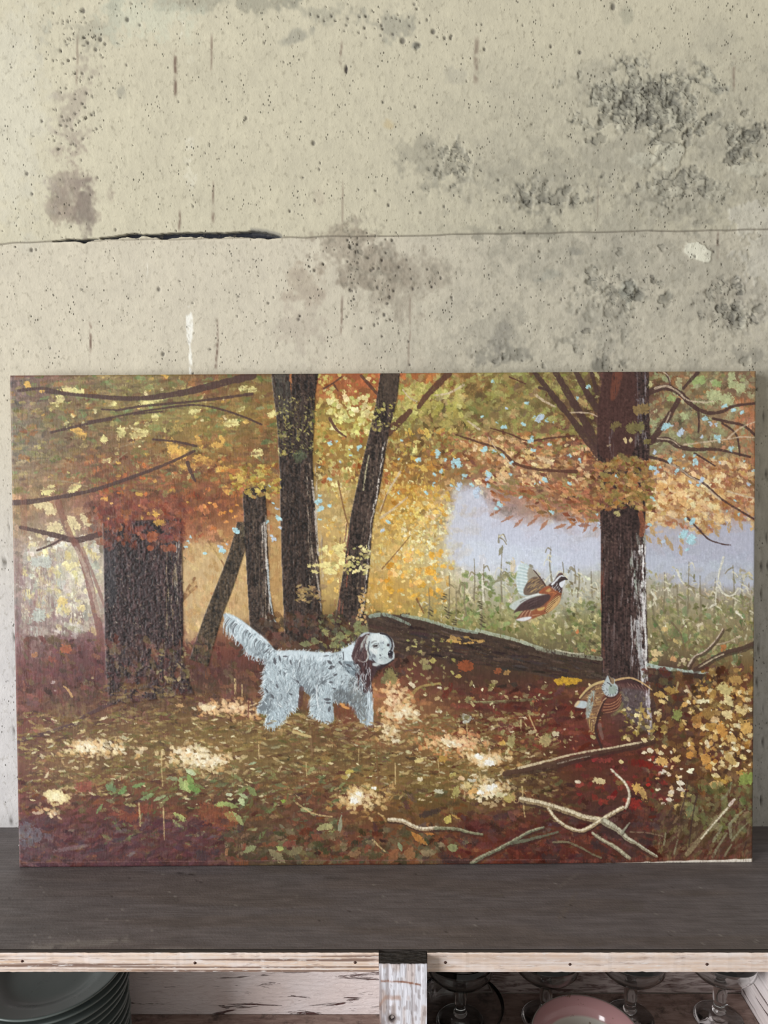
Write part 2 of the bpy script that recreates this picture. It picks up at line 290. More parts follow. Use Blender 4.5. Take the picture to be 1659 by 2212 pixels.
for (x, y, r) in pits:
    w = on_wall(x, y); i = np.searchsorted(xs, w[0]); j = len(zs)-np.searchsorted(zs[::-1], w[2])
    a, b, c, d = max(i-8, 0), i+8, max(j-22, 0), j+22
    PX, PY, hw, colw = _PXf[c:d, a:b], _PYf[c:d, a:b], _hf[c:d, a:b], _cf[c:d, a:b]
    pit(x, y, r)
PX, PY, hw, colw = _PXf, _PYf, _hf, _cf
posw = np.stack([WX, -hw-0.0, WZ], -1)
posw[..., 1] = np.where(WZ < 0.012, 0.0, posw[..., 1])
mw = Mat('concrete', 0.92, 0.12)
v1 = mw.co((1, 1, .62)); sp = mw.voro(v1, 250)[0]; sel = mw.noise(v1, 60, 3); spk = mw.math('MULTIPLY', mw.ramp(sp, .26, .12), mw.ramp(sel, .50, .62))
grit = mw.noise(mw.co((1, 1, .7)), 420, 3, .7); grit2 = mw.noise(mw.co((1, 1, .6), (0, .25, 0)), 190, 3, .6)
mot = mw.math('ADD', mw.math('MULTIPLY', mw.noise(mw.co((1, 1, .8)), 24, 4, .6), .5), mw.math('MULTIPLY', mw.noise(mw.co((1, 1, .7)), 85, 3, .6), .5))
base = mw.mix(mw.ramp(mot, .36, .64, .85, 0), mw.attr(), mw.mix(1.0, mw.attr(), (.86, .86, .87, 1), 'MULTIPLY')); base = mw.mix(.5, base, mw.mix(1.0, base, (1.14, 1.14, 1.14, 1), 'MULTIPLY'))
c = mw.mix(mw.ramp(grit, .3, .7, 0, .34), base, mw.mix(1.0, base, (1.22, 1.21, 1.18, 1), 'MULTIPLY'))
c = mw.mix(mw.ramp(grit2, .55, .70, 0, .38), c, rgb(128, 120, 102))
c = mw.mix(mw.math('MULTIPLY', spk, .75), c, rgb(72, 68, 60))
hgt = mw.math('ADD', mw.math('MULTIPLY', mot, 1.6), mw.math('SUBTRACT', mw.math('ADD', mw.math('MULTIPLY', grit, .45), mw.math('MULTIPLY', grit2, .5)), mw.math('MULTIPLY', spk, 1.2)))
mw.done(c, mw.bump(hgt, .0009, .6))
WALLK = 1.0
wall = link('wall_back', grid_mesh('wall_back', posw, nxx, nzx, lin(np.clip(colw/255, 0, 1))*WALLK), mw.m)
tag(wall, 'weathered beige concrete wall with a horizontal crack and flaking patches', kind='structure')
flm = Mat('floor_concrete', .9, .15); flm.done(flm.mix(flm.noise(flm.co(), 9, 5), rgb(120, 114, 106), rgb(92, 88, 84)), flm.bump(flm.noise(flm.co(), 90, 4), .002))
fl = link('floor', box('floor', -1.6, 1.6, -2.6, 0.0, -1.0, -.95, 0), flm.m); tag(fl, 'grey concrete floor under the shelf unit', kind='structure')

# ------------------------------------------------------------------ the shelf unit
rss = np.random.RandomState(9)
YF, YS, YP = -0.2465, -0.2412, -0.2600             # rail front, seam, post front
XL, XR, X0, X1 = -0.95, 0.95, -0.0112, 0.0380      # unit ends, post sides
LF, RF = -0.2742, -0.2425                          # floor levels of the two bays
unit = empty('wooden_shelf', (0, -0.12, -0.95)); unit_loc = Vector((0, -0.12, -0.95))
tag(unit, 'dark-topped open wooden shelf unit with pale peeling front rails against the wall', 'shelf')
def part(name, me, mat, parent=unit):
    o = link(name, me, mat); o.parent = parent; o.matrix_parent_inverse = Matrix.Translation(-unit_loc) if parent is unit else Matrix.Identity(4); return o
# top board: fine grid on top for the scuffs, closed box below
nx, ny = 640, 90
tx = np.linspace(XL, XR, nx); ty = np.linspace(0.0, YS+.0006, ny)
TX, TY = np.meshgrid(tx, ty)
d_ = (TX-CAM[0])*_f[0]+(TY-CAM[1])*_f[1]+(0-CAM[2])*_f[2]
TPX = CX+F*((TX-CAM[0])*_r[0]+(TY-CAM[1])*_r[1]-CAM[2]*_r[2])/d_; TPY = CY-F*((TX-CAM[0])*_u[0]+(TY-CAM[1])*_u[1]-CAM[2]*_u[2])/d_
tn = vnoise(nx, ny, 40, 6, rss); tf = vnoise(nx, ny, 9, 2, rss); tg = vnoise(nx, ny, 2, 1.5, rss)
ct = np.empty(TX.shape+(3,), np.float32)
warm = sstep(.35, .7, tn)[..., None]; ct[:] = np.array([116, 109, 110.])*(1-warm)+np.array([112, 103, 101.])*warm
left_g = sstep(260, 20, TPX+120*(tn-.5))[..., None]; ct[:] = ct*(1-.5*left_g)+np.array([108, 104, 103.])*.5*left_g
ct *= (1+.16*(tf-.5)+.08*(tg-.5))[..., None]
def scuff(x0, y0, x1, y1, w, col, al, rag=.5):
    dx, dy = x1-x0, y1-y0; L = math.hypot(dx, dy); u = ((TPX-x0)*dx+(TPY-y0)*dy)/L/L; v = np.abs(-(TPX-x0)*dy+(TPY-y0)*dx)/L
    m = sstep(w, w*.3, v+rag*w*(tf-.5)*2)*sstep(-.05, .08, u)*sstep(1.05, .92, u)*sstep(.2, .55, tg+.3*tf); m = (m*al)[..., None]; ct[:] = ct*(1-m)+np.array(col, np.float32)*m
scuff(60, 2047, 285, 2030, 11, (152, 145, 140), .75); scuff(330, 2050, 460, 2051, 3, (150, 144, 138), .5); scuff(1205, 1918, 1252, 1884, 4, (132, 124, 118), .7); scuff(1205, 1990, 1246, 1925, 6, (122, 112, 106), .7)
scuff(1015, 1924, 1030, 1924, 9, (106, 98, 92), .6); scuff(1060, 1933, 1090, 1933, 5, (104, 96, 90), .5); scuff(1340, 1960, 1390, 1958, 12, (100, 94, 88), .5); scuff(640, 1930, 645, 1950, 2, (128, 120, 114), .6); scuff(410, 1885, 425, 1888, 3, (112, 106, 100), .6)
scuff(1240, 2040, 1300, 2040, 5, (108, 98, 92), .5); scuff(90, 1925, 160, 1910, 7, (106, 100, 98), .5); scuff(1550, 1880, 1585, 1872, 3, (106, 96, 88), .6); scuff(380, 1885, 420, 1890, 2, (40, 36, 36), .8); scuff(700, 1895, 780, 1900, 3, (70, 64, 62), .5)
for _ in range(130):
    x, y = rss.uniform(0, 1659), rss.uniform(1885, 2050); scuff(x, y, x+rss.uniform(2, 6), y, rss.uniform(1.0, 2.0), (168, 162, 156) if rss.rand() > .4 else (52, 47, 45), .7, .1)
ht = .0003*(tf-.5)
posT = np.stack([TX, TY, ht-ht.max()], -1)
mt = Mat('dark_plywood', .5, .35)
g1 = mt.noise(mt.co((4, 60, 60)), 5, 5, .6); g2 = mt.noise(mt.co((9, 150, 150)), 6, 3); dust = mt.voro(mt.co(), 120)[0]
c = mt.mix(mt.ramp(g1, .35, .7, 0, .5), mt.attr(), rgb(84, 77, 76)); c = mt.mix(mt.ramp(g2, .55, .75, 0, .35), c, rgb(118, 108, 104))
c = mt.mix(mt.math('MULTIPLY', mt.ramp(dust, .07, .045), mt.ramp(mt.noise(mt.co(), 30, 2), .5, .62)), c, rgb(150, 143, 136))
mt.done(c, mt.bump(mt.math('ADD', g1, mt.noise(mt.co(), 350, 3)), .0006, .6), mt.ramp(g1, .3, .7, .5, .68))
part('top_board', grid_mesh('top_board', posT, nx, ny, lin(np.clip(ct/255, 0, 1))), mt.m)
dk = Mat('dark_paint', .6, .3); g = dk.noise(dk.co((6, 40, 40)), 6, 5, .6); c = dk.mix(g, rgb(60, 54, 50), rgb(98, 90, 86)); dk.done(c, dk.bump(g, .0008))
bb_ = part('board_underside', box('board_underside', XL, XR, YS+.0006, 0.0, -.020, -.0011, 0), dk.m)

def rail_mat(name, pine, stripes):
    m = Mat(name, .75, .2); v = m.co((5, 60, 60))
    st = m.math('MULTIPLY', m.noise(m.co((2.2, 1, 300)), 1.0, 2, .4), 1.0); n1 = m.noise(v, 4, 5, .6); n2 = m.noise(m.co((3, 14, 14)), 9, 4, .6); n3 = m.noise(m.co((7, 45, 45)), 6, 4, .7)
    base = m.mix(m.ramp(n2, .35, .65), rgb(236, 222, 215), rgb(228, 204, 186)); base = m.mix(m.ramp(n1, .5, .72, 0, .8), base, pine)
    dark = m.math('MULTIPLY', m.ramp(st, .50, .40), m.ramp(n2, .25, .45)); base = m.mix(m.math('MULTIPLY', dark, stripes), base, rgb(108, 78, 66))
    base = m.mix(m.ramp(n3, .56, .70, 0, .6), base, rgb(150, 122, 108)); base = m.mix(m.ramp(m.noise(m.co((6, 30, 30)), 13, 4, .6), .58, .68, 0, .8), base, rgb(232, 224, 220))
    m.done(base, m.bump(m.math('ADD', st, m.math('MULTIPLY', n3, .4)), .0005)); return m.m
rl_m = rail_mat('bare_pine_rail', rgb(220, 184, 152), .85); rr_m = rail_mat('whitewashed_rail', rgb(224, 196, 176), .18)
def rail(x0, x1, m, seed, z1=-.0005):
    """timber strip; its top face carries the dark paint, its front is bare or whitewashed"""
    r = np.random.RandomState(seed); n = max(int((x1-x0)/.004), 4); v, f, mi = [], [], []
    for i in range(n+1):
        x = x0+(x1-x0)*i/n; a, b, c = r.normal(0, .00013, 3)
        v += [(x, YS-.0006, -.0215+a), (x, YF+c*.5, -.0215+a), (x, YF+c*.5, z1-.0022+b), (x, YF+.0012+c, z1), (x, YS-.0006, z1)]
    for i in range(n):
        for k in range(5):
            kk = (k+1) % 5; f.append((i*5+k, i*5+kk, (i+1)*5+kk, (i+1)*5+k)); mi.append(1 if k == 3 else 0)
    f += [tuple(range(4, -1, -1)), tuple(n*5+k for k in range(5))]; mi += [0, 0]
    me = pydata('front_rail', v, f); me.materials.append(m); me.materials.append(dk.m); me.polygons.foreach_set('material_index', mi); return me
rl = part('front_rail', rail(XL, X0-.0006, rl_m, 1), None); rr = part('front_rail', rail(X1+.001, XR, rr_m, 2), None)
tag(rl, 'bare striped pine front rail left of the post'); tag(rr, 'whitewashed front rail right of the post')
nm = Mat('rusty_nail', .5, .4); nm.b.inputs['Metallic'].default_value = .6; nm.done(nm.mix(nm.noise(nm.co(), 900, 3), rgb(62, 48, 50), rgb(112, 84, 72)))
nail_me = lathe('nail', [(0, .0006), (.0013, .0004), (.0016, -.0003), (.0008, -.002), (0, -.002)], 12); nail_me.materials.append(nm.m)
for px, py, rail_o in [(48, 2076, rl), (421, 2080, rl), (767, 2079, rl), (962, 2079, rr), (1231, 2083, rr), (1527, 2083, rr)]:
    w = on_wall(px, py, YF); n = bpy.data.objects.new('nail', nail_me); COL.objects.link(n); n.parent = rail_o; n.matrix_parent_inverse = Matrix.Identity(4)
    n.location = (w[0], YF-.0002, w[2]); n.rotation_euler = (math.pi/2, 0, 0)
# post: whitewashed, vertical grain, knot, rust arcs, black end grain on top
nxp, nyp = 50, 300
pzs = np.concatenate([np.linspace(-.0015, -.30, 240)[:-1], np.linspace(-.30, -.95, 61)]); pxs = np.linspace(X0, X1, nxp); QX, QZ = np.meshgrid(pxs, pzs)
rp = np.random.RandomState(3); s1 = vnoise(nxp, nyp, 2, 40, rp); s2 = vnoise(nxp, nyp, 5, 14, rp); s3 = vnoise(nxp, nyp, 1.5, 5, rp)
cp = np.empty(QX.shape+(3,), np.float32); cp[:] = np.array([236, 235, 243.]); 
def pm(mask, col, al):
    m = np.clip(mask*al, 0, 1)[..., None]; cp[:] = cp*(1-m)+np.array(col, np.float32)*m
pm(sstep(.55, .8, s1), (150, 138, 138), .55); pm(sstep(.6, .8, s2), (196, 172, 160), .5); pm(sstep(.66, .8, s3), (120, 104, 100), .35)
u = (QX-X0)/(X1-X0); zz = -QZ
arc1 = .0165-.003*u+.010*(u-.25)**2*1.2; pm(sstep(.0016, .0004, np.abs(zz-.0215-.012*np.maximum(u-.35, 0)**1.6*1.0))*(u > .03)*(u < .86)*sstep(.25, .5, s3+.2), (142, 92, 70), .85)
pm(sstep(.004, .001, np.abs(zz-.040-.010*np.maximum(.12-u, 0)*8))*(u < .66)*sstep(.3, .6, s2), (178, 140, 122), .6); pm(sstep(.06, .0, u)*sstep(.3, .7, s2), (150, 112, 98), .5)
kd = np.hypot((u-.27)*.049, (zz-.064)*.8); pm(sstep(.0075, .002, kd), (120, 104, 98), .8); pm(sstep(.0038, .0022, kd), (38, 30, 32), .95); pm(sstep(.002, .0005, np.hypot((u-.21)*.049, (zz-.074)*.4)), (60, 48, 48), .8)
pm(sstep(.0012, .0, zz-.001), (70, 64, 62), .8)
yp = YP+.0009*(s1-.5)-.0008*(s2-.5)*.5+.003*sstep(.004, .0015, kd)
wm = Mat('whitewashed_post', .8, .2); gg = wm.noise(wm.co((90, 90, 6)), 6, 5, .65); c = wm.mix(wm.ramp(gg, .5, .75, 0, .5), wm.attr(), rgb(140, 126, 124)); wm.done(c, wm.bump(gg, .0008))
part('post_face', grid_mesh('post_face', np.stack([QX, yp, QZ], -1), nxp, nyp, lin(np.clip(cp/255, 0, 1))), wm.m)
# solid of the post behind its face, its top sawn rough and blackened
nt = 26; ex, ey = np.meshgrid(np.linspace(X0, X1, nt), np.linspace(YS-.0012, YP+.0004, nt)); er = np.random.RandomState(8)
ez = -.0006-.0016*vnoise(nt, nt, 3, 2, er)
eg = Mat('black_end_grain', .8, .25); q = eg.noise(eg.co((60, 200, 60), (0, 0, .5)), 5, 5, .7); eg.done(eg.mix(eg.ramp(q, .35, .7), rgb(38, 35, 34), rgb(88, 82, 78)), eg.bump(q, .0015))
part('post_top', grid_mesh('post_top', np.stack([ex, ey, ez], -1), nt, nt), eg.m)
sw = Mat('old_white_wood', .8, .2); q = sw.noise(sw.co((14, 14, 50)), 5, 5, .65); sw.done(sw.mix(sw.ramp(q, .4, .7), rgb(196, 186, 182), rgb(122, 106, 100)), sw.bump(q, .001))
part('post', box('post', X0+.0003, X1-.0003, YP+.0025, YS-.0012, -.95, -.003, 0), sw.m)
# bay behind: divider, backs, bay floors, side panels
part('divider', box('divider', .002, .024, YS, -.001, -.95, -.0205, 0), sw.m)
pw = Mat('peeling_white_panel', .7, .25)
va = pw.co((3.0, 1, 22)); n1 = pw.noise(va, 3.6, 6, .62, 1.0); n2 = pw.noise(pw.co((22, 1, 90)), 3, 5, .7, .8); big = pw.noise(pw.co((1, 1, 1.5)), 9, 3)
c = pw.mix(pw.ramp(big, .35, .65), rgb(240, 230, 229), rgb(230, 214, 209)); c = pw.mix(pw.ramp(n2, .55, .68, 0, .45), c, rgb(186, 166, 162))
gash = pw.math('MULTIPLY', pw.ramp(n1, .59, .64), pw.ramp(n2, .28, .48)); c = pw.mix(gash, c, rgb(98, 68, 66)); pw.done(c, pw.bump(pw.math('SUBTRACT', n2, gash), .0015))
bp = part('back_panel', box('back_panel', XL+.02, .002, -.008, -.001, -.95, -.0205, 0), pw.m); tag(bp, 'white peeling back panel of the bay with the plates')
dw = Mat('dirty_old_wood', .85, .2); q = dw.noise(dw.co((7, 30, 30)), 5, 5, .65); dirt = dw.noise(dw.co(), 40, 5, .7)
c = dw.mix(dw.ramp(q, .4, .65), rgb(172, 150, 140), rgb(136, 114, 106)); c = dw.mix(dw.ramp(dirt, .52, .66, 0, .8), c, rgb(88, 78, 74)); dw.done(c, dw.bump(q, .001))
bw = Mat('dim_grey_boards', .8, .2); q = bw.noise(bw.co((6, 30, 40)), 5, 5, .65, .6); bw.done(bw.mix(bw.ramp(q, .45, .62), rgb(196, 182, 178), rgb(112, 92, 88)), bw.bump(q, .001))
for k, (z0, z1) in enumerate([(-.115, -.0205), (-.2055, -.1165), (-.2425, -.207)]):
    part('back_board', box('back_board', .0245, XR-.02, -.007, -.001, z0, z1, .0006), bw.m)
part('bay_floor', box('bay_floor', XL+.02, .0018, YS, -.0082, LF-.018, LF, .0008), dw.m)
for k in range(3):
    y0 = -.0075-.0775*k; part('bay_floor', box('bay_floor', .0245, .4858, y0-.0765, y0, RF-.018, RF, .001), dw.m)
part('bay_floor', box('bay_floor', .506, XR-.02, YS, -.0082, RF-.018, RF, .0008), dw.m)
sp_ = part('side_panel', box('side_panel', .4862, .5058, YS, -.0072, -.95, -.0205, .0008), pw.m)
for x in (XL, XR-.02): part('side_panel', box('side_panel', x, x+.0195, YS, -.001, -.95, -.0205, .0008), sw.m)

# ------------------------------------------------------------------ the painting: a stretched canvas painted stroke by stroke
PWID, PHGT, PTH = 0.914, 0.610, 0.0205
P_X, P_GAP, P_TH, P_LEAN = -0.00484, 0.09015, 0.00969, 0.1023
_bx = np.array([math.cos(P_TH), math.sin(P_TH), 0.0]); _n0 = np.array([math.sin(P_TH), -math.cos(P_TH), 0.0])
_up = np.array([0, 0, math.cos(P_LEAN)])-_n0*math.sin(P_LEAN); _up /= np.linalg.norm(_up); _nn = np.cross(_bx, _up)
_B = np.array([P_X, -P_GAP, 0.0])
NX, NY = 1200, 800
def to_canvas(px, py):
    """photo pixel -> raster position on the canvas (column, row)"""
    px = np.asarray(px, float); py = np.asarray(py, float)
    d = _f[:, None]+_r[:, None]*((px.ravel()-CX)/F)-_u[:, None]*((py.ravel()-CY)/F)
    s = np.dot(_nn, _B-CAM)/(_nn@d); q = CAM[:, None]+d*s-_B[:, None]
    return ((_bx@q)/PWID+.5)*(NX-1), (1-(_up@q)/PHGT)*(NY-1)
SC = (NX-1)/1602.0                               # raster steps per photo pixel
rs = np.random.RandomState(12)
YY, XX = np.mgrid[0:NY, 0:NX].astype(np.float32)
# --- ground layer: colours read off the photograph on a coarse lattice, blended
LAT = {830: '30 110 88 84|120 120 95 75|250 130 112 78|350 125 110 72|470 122 82 56|560 125 100 60|720 155 98 56|780 165 92 56|900 165 98 56|1000 142 108 62|1100 142 127 76|1200 122 107 66|1330 80 55 48|1430 118 82 60|1500 142 127 92|1610 122 97 76',
 900: '30 118 105 90|120 125 105 75|250 132 112 70|350 142 132 80|470 137 117 66|560 142 112 60|740 155 130 68|900 142 132 66|1000 137 132 72|1100 142 127 76|1230 120 90 60|1330 72 48 44|1450 127 107 82|1530 142 127 96|1610 172 117 82',
 960: '40 118 108 92|140 116 96 70|250 122 96 66|350 137 107 62|450 152 117 62|560 122 87 56|740 155 120 58|880 118 88 52|960 152 112 70|1060 167 127 82|1150 142 107 80|1230 117 77 60|1330 70 48 44|1470 132 122 92|1600 142 122 92',
 1020: '40 142 122 92|140 132 102 74|240 132 82 60|340 122 87 56|440 137 92 56|550 132 102 56|740 155 125 68|860 155 110 52|950 142 107 62|1050 152 112 76|1150 165 135 102|1230 132 92 70|1330 105 75 50|1440 185 145 115|1530 155 115 84|1600 142 102 76',
 1090: '40 152 122 86|140 142 107 82|240 117 66 55|340 125 75 50|440 128 74 48|510 122 77 46|740 175 150 98|880 205 155 68|955 188 152 92|1020 202 204 218|1100 165 125 108|1200 155 108 72|1300 132 82 56|1450 190 145 95|1550 175 125 84',
 1150: '40 152 132 106|130 165 145 124|210 140 110 90|440 155 102 72|510 175 124 78|590 168 128 78|720 190 160 98|880 210 174 98|950 195 174 120|1010 208 211 225|1100 206 210 227|1200 200 198 208|1450 180 172 172|1560 184 183 196',
 1210: '40 152 132 122|130 190 180 165|190 182 172 152|440 178 143 98|500 188 148 98|590 173 133 82|720 194 164 104|880 208 178 108|950 208 194 145|1020 214 217 228|1100 210 216 230|1200 203 211 228|1450 190 195 210|1570 184 189 204',
 1280: '40 152 134 127|130 193 183 168|190 178 164 148|440 178 143 102|500 183 148 102|590 173 133 82|720 184 154 94|860 208 164 84|940 188 164 110|1020 198 189 164|1100 193 193 174|1210 193 193 184|1270 193 188 168|1430 174 164 140|1560 169 160 140',
 1340: '40 132 112 110|130 158 148 138|190 152 124 118|430 152 117 86|500 152 117 82|570 152 117 68|740 112 90 52|860 152 132 72|950 152 142 82|1050 152 147 92|1150 158 148 98|1270 133 128 82|1430 144 134 98|1570 144 132 98',
 1400: '40 117 82 80|130 112 76 72|190 102 66 66|430 112 66 52|500 112 60 48|700 75 55 40|760 70 50 40|900 70 52 42|1000 77 62 46|1100 94 84 58|1250 118 108 78|1430 124 112 78|1570 134 119 84',
 1460: '40 114 66 63|130 97 60 62|200 97 58 58|300 82 63 60|430 80 52 45|500 78 50 42|880 107 62 48|1000 75 50 38|1100 70 48 38|1250 80 60 40|1430 75 50 45|1570 117 87 50',
 1520: '40 112 68 60|130 102 76 60|230 107 70 55|350 97 70 48|450 107 76 50|540 127 92 62|860 165 115 74|950 107 70 50|1050 97 55 42|1150 97 48 38|1250 102 58 40|1350 82 60 60|1450 70 50 40|1570 122 92 50',
 1580: '50 112 65 55|130 112 84 60|230 117 87 60|350 117 90 56|450 117 92 54|600 117 92 56|750 107 70 48|860 138 102 67|960 144 104 64|1060 112 82 50|1160 97 50 38|1270 107 55 45|1400 75 50 40|1500 97 62 38|1600 122 87 48',
 1640: '50 110 76 63|150 127 97 64|270 112 87 56|350 122 94 60|450 150 120 78|560 117 94 56|700 112 90 54|830 112 87 54|950 127 94 56|1060 140 106 60|1160 85 55 35|1280 92 42 35|1400 97 50 35|1500 102 62 38|1600 117 84 50',
 1700: '50 112 65 58|130 112 86 60|250 110 70 50|350 107 70 50|450 92 72 48|560 102 76 48|700 112 72 48|800 145 112 64|950 107 87 46|1050 128 108 64|1150 87 62 40|1280 92 55 38|1400 87 45 38|1500 87 63 42|1600 107 82 50',
 1760: '50 102 60 58|150 102 58 52|250 97 55 48|350 107 62 48|450 102 62 45|560 97 66 45|700 97 60 45|800 102 70 42|900 97 70 38|1000 97 72 40|1100 87 52 38|1200 82 45 35|1300 77 48 42|1400 80 50 42|1500 82 64 42|1600 92 64 45',
 1820: '50 97 78 80|150 92 55 58|250 87 52 55|350 90 52 50|450 87 50 45|560 82 72 48|700 97 64 45|800 112 66 45|900 117 77 46|1000 102 50 35|1100 97 45 32|1200 87 45 35|1300 87 52 42|1400 84 52 42|1500 80 60 45|1600 87 56 42',
 1866: '50 94 66 70|250 90 58 62|450 87 55 55|600 87 66 48|800 102 60 42|900 117 77 50|1000 102 48 35|1200 102 50 38|1400 102 60 48|1500 97 60 48|1600 97 60 48'}
lat = np.array([[float(k)]+[float(t) for t in e.split()] for k, row in LAT.items() for e in row.split('|')])
lx, ly = to_canvas(lat[:, 1], lat[:, 0])
cw, ch = 150, 100
gy, gx = np.mgrid[0:ch, 0:cw]; gx = gx*(NX-1)/(cw-1); gy = gy*(NY-1)/(ch-1)
wsum = np.zeros((ch, cw)); acc = np.zeros((ch, cw, 3))
for i in range(len(lat)):
    d2 = ((gx-lx[i])/62)**2+((gy-ly[i])/38)**2; w = np.exp(-d2*1.6)+1e-5/(1+d2); wsum += w; acc += w[..., None]*lat[i, 2:]
small = (acc/wsum[..., None]).astype(np.float32)/255
def upsample(s):
    h, w = s.shape[:2]; x = np.linspace(0, w-1.001, NX); y = np.linspace(0, h-1.001, NY); xi = x.astype(int); yi = y.astype(int); fx = (x-xi)[None, :, None]; fy = (y-yi)[:, None, None]
    a = s[yi][:, xi]*(1-fx)+s[yi][:, xi+1]*fx; b = s[yi+1][:, xi]*(1-fx)+s[yi+1][:, xi+1]*fx; return (a*(1-fy)+b*fy).astype(np.float32)
C = upsample(small); BASE = C.copy()
HM = np.zeros((NY, NX), np.float32)               # paint thickness
weave = np.clip(.5*vnoise(NX, NY, 1.6, 9, rs)+.3*vnoise(NX, NY, 1, 3, rs)+.2*vnoise(NX, NY, 5, 5, rs), 0, 1)
RAGN = .5*vnoise(NX+80, NY+80, 3.0, 3.0, rs)+.5*vnoise(NX+80, NY+80, 1.5, 1.5, rs)-.5
RAG = 1.5; ROUGH = 1.0
def blur(M, r, n=2):
    for _ in range(n):
        for ax in (0, 1):
            P = np.pad(M, [(r+1, r) if k == ax else (0, 0) for k in (0, 1)], mode='edge'); q = np.cumsum(P, axis=ax); M = (np.take(q, range(2*r+1, q.shape[ax]), ax)-np.take(q, range(0, q.shape[ax]-2*r-1), ax))/(2*r+1)
    return M
def shade(c, s): return tuple(np.clip(np.array(c)*s, 0, 255))
def dab(x, y, L, W, ang, col, al=1.0, dry=0.0, leaf=False, bend=0.0, soft=1.0, th=.25, raw=False, rag=None):
    """one touch of the brush; x, y, half-length L and half-width W in photo pixels"""
    if raw: cx, cy = x, y
    else:
        a, b = to_canvas([x], [y]); cx, cy = a[0], b[0]
    L = max(L*SC, .6); W = max(W*SC, .5); r = max(L, W)+1.5+abs(bend)*W
    x0, x1, y0, y1 = int(max(cx-r, 0)), int(min(cx+r+2, NX)), int(max(cy-r, 0)), int(min(cy+r+2, NY))
    if x1 <= x0 or y1 <= y0: return
    dx = XX[y0:y1, x0:x1]-cx; dy = YY[y0:y1, x0:x1]-cy; ca, sa = math.cos(ang), math.sin(ang)
    u = (dx*ca+dy*sa)/L; v = (dy*ca-dx*sa)/W
    if bend: v = v-bend*(u*u-.4)
    ox, oy = rs.randint(0, 80, 2); rg = RAGN[y0+oy:y1+oy, x0+ox:x1+ox]*(RAG if rag is None else rag)
    if leaf: m = np.clip((1-np.abs(v)/np.maximum(1-u*u, .02)+rg*.8)*max(W*.9, .7)/soft, 0, 1)*(np.abs(u) < 1)
    else: m = np.clip((1-np.sqrt(u*u*u*u+v*v)+rg*.8)*max(min(L, W)*.8, .8)/soft, 0, 1)
    if dry: m = m*np.clip((weave[y0:y1, x0:x1]-dry)*7+.5, 0, 1)
    m = m*al
    c = C[y0:y1, x0:x1]; c += (np.array(col, np.float32)/255*(1+rg*.22)[..., None]-c)*m[..., None]
    h = HM[y0:y1, x0:x1]; h += (th*(.6+.4*np.abs(v).clip(0, 1))-h*.5)*m
def path_mask(pts, w0, w1, per=10, jit=0.0):
    p = catmull(pts, False, per); cx, cy = to_canvas(p[:, 0], p[:, 1])
    n = len(cx); wd = np.linspace(w0, w1, n)*.5*SC
    if jit: wd = wd*(1+jit*(rs.rand(n)-.5))
    R = max(wd.max(), .6)+2; x0, x1, y0, y1 = int(max(cx.min()-R, 0)), int(min(cx.max()+R+2, NX)), int(max(cy.min()-R, 0)), int(min(cy.max()+R+2, NY))
    if x1 <= x0 or y1 <= y0: return None
    M = np.zeros((y1-y0, x1-x0), np.float32)
    for i in range(n-1):
        ax, ay, bx, by = cx[i], cy[i], cx[i+1], cy[i+1]; w = max(wd[i], .45); q = w+2
        a0, a1, b0, b1 = max(int(min(ax, bx)-q), x0), min(int(max(ax, bx)+q+2), x1), max(int(min(ay, by)-q), y0), min(int(max(ay, by)+q+2), y1)
        if a1 <= a0 or b1 <= b0: continue
        X = XX[b0:b1, a0:a1]-ax; Y = YY[b0:b1, a0:a1]-ay; ex, ey = bx-ax, by-ay; t = np.clip((X*ex+Y*ey)/(ex*ex+ey*ey+1e-6), 0, 1)
        d = np.hypot(X-t*ex, Y-t*ey); s = M[b0-y0:b1-y0, a0-x0:a1-x0]; np.maximum(s, np.clip(w+.5-d, 0, 1), out=s)
    return M, x0, x1, y0, y1
def line(pts, w0, w1, col, al=1.0, dry=0.0, jit=.3, th=.3):
    r = path_mask(pts, w0, w1, jit=jit)
    if r is None: return
    M, x0, x1, y0, y1 = r
    if dry: M = M*np.clip((weave[y0:y1, x0:x1]-dry)*7+.5, 0, 1)
    rg = RAGN[y0:y1, x0:x1]*ROUGH; M = np.clip(M+rg*1.1*(M > 0)*(M < .999), 0, 1)*np.clip(1+rg*.9, 0, 1)*al; c = C[y0:y1, x0:x1]; c += (np.array(col, np.float32)/255*(1+rg*.3)[..., None]-c)*M[..., None]; h = HM[y0:y1, x0:x1]; h += (th-h*.5)*M
def poly_mask(pts, smooth=True, feather=1):
    p = catmull(pts, True, 6) if smooth else np.array(pts, float)
    cx, cy = to_canvas(p[:, 0], p[:, 1]); x0, x1, y0, y1 = int(max(cx.min()-4, 0)), int(min(cx.max()+5, NX)), int(max(cy.min()-4, 0)), int(min(cy.max()+5, NY))
    X, Y = XX[y0:y1, x0:x1], YY[y0:y1, x0:x1]; M = np.zeros(X.shape, np.float32)
    for oy in (-.33, 0, .33):
        ins = np.zeros(X.shape, bool)
        for i in range(len(cx)):
            ax, ay, bx, by = cx[i], cy[i], cx[(i+1) % len(cx)], cy[(i+1) % len(cx)]
            if ay == by: continue
            yy = Y[:, :1]+oy; hit = (ay > yy) != (by > yy); xi = ax+(yy-ay)*(bx-ax)/(by-ay); ins ^= hit & (X < xi)
        M += ins/3.0
    for _ in range(feather):
        P = np.pad(M, 1, mode='edge'); M = (P[1:-1, 1:-1]*2+P[:-2, 1:-1]+P[2:, 1:-1]+P[1:-1, :-2]+P[1:-1, 2:])/6
    return M, x0, x1, y0, y1
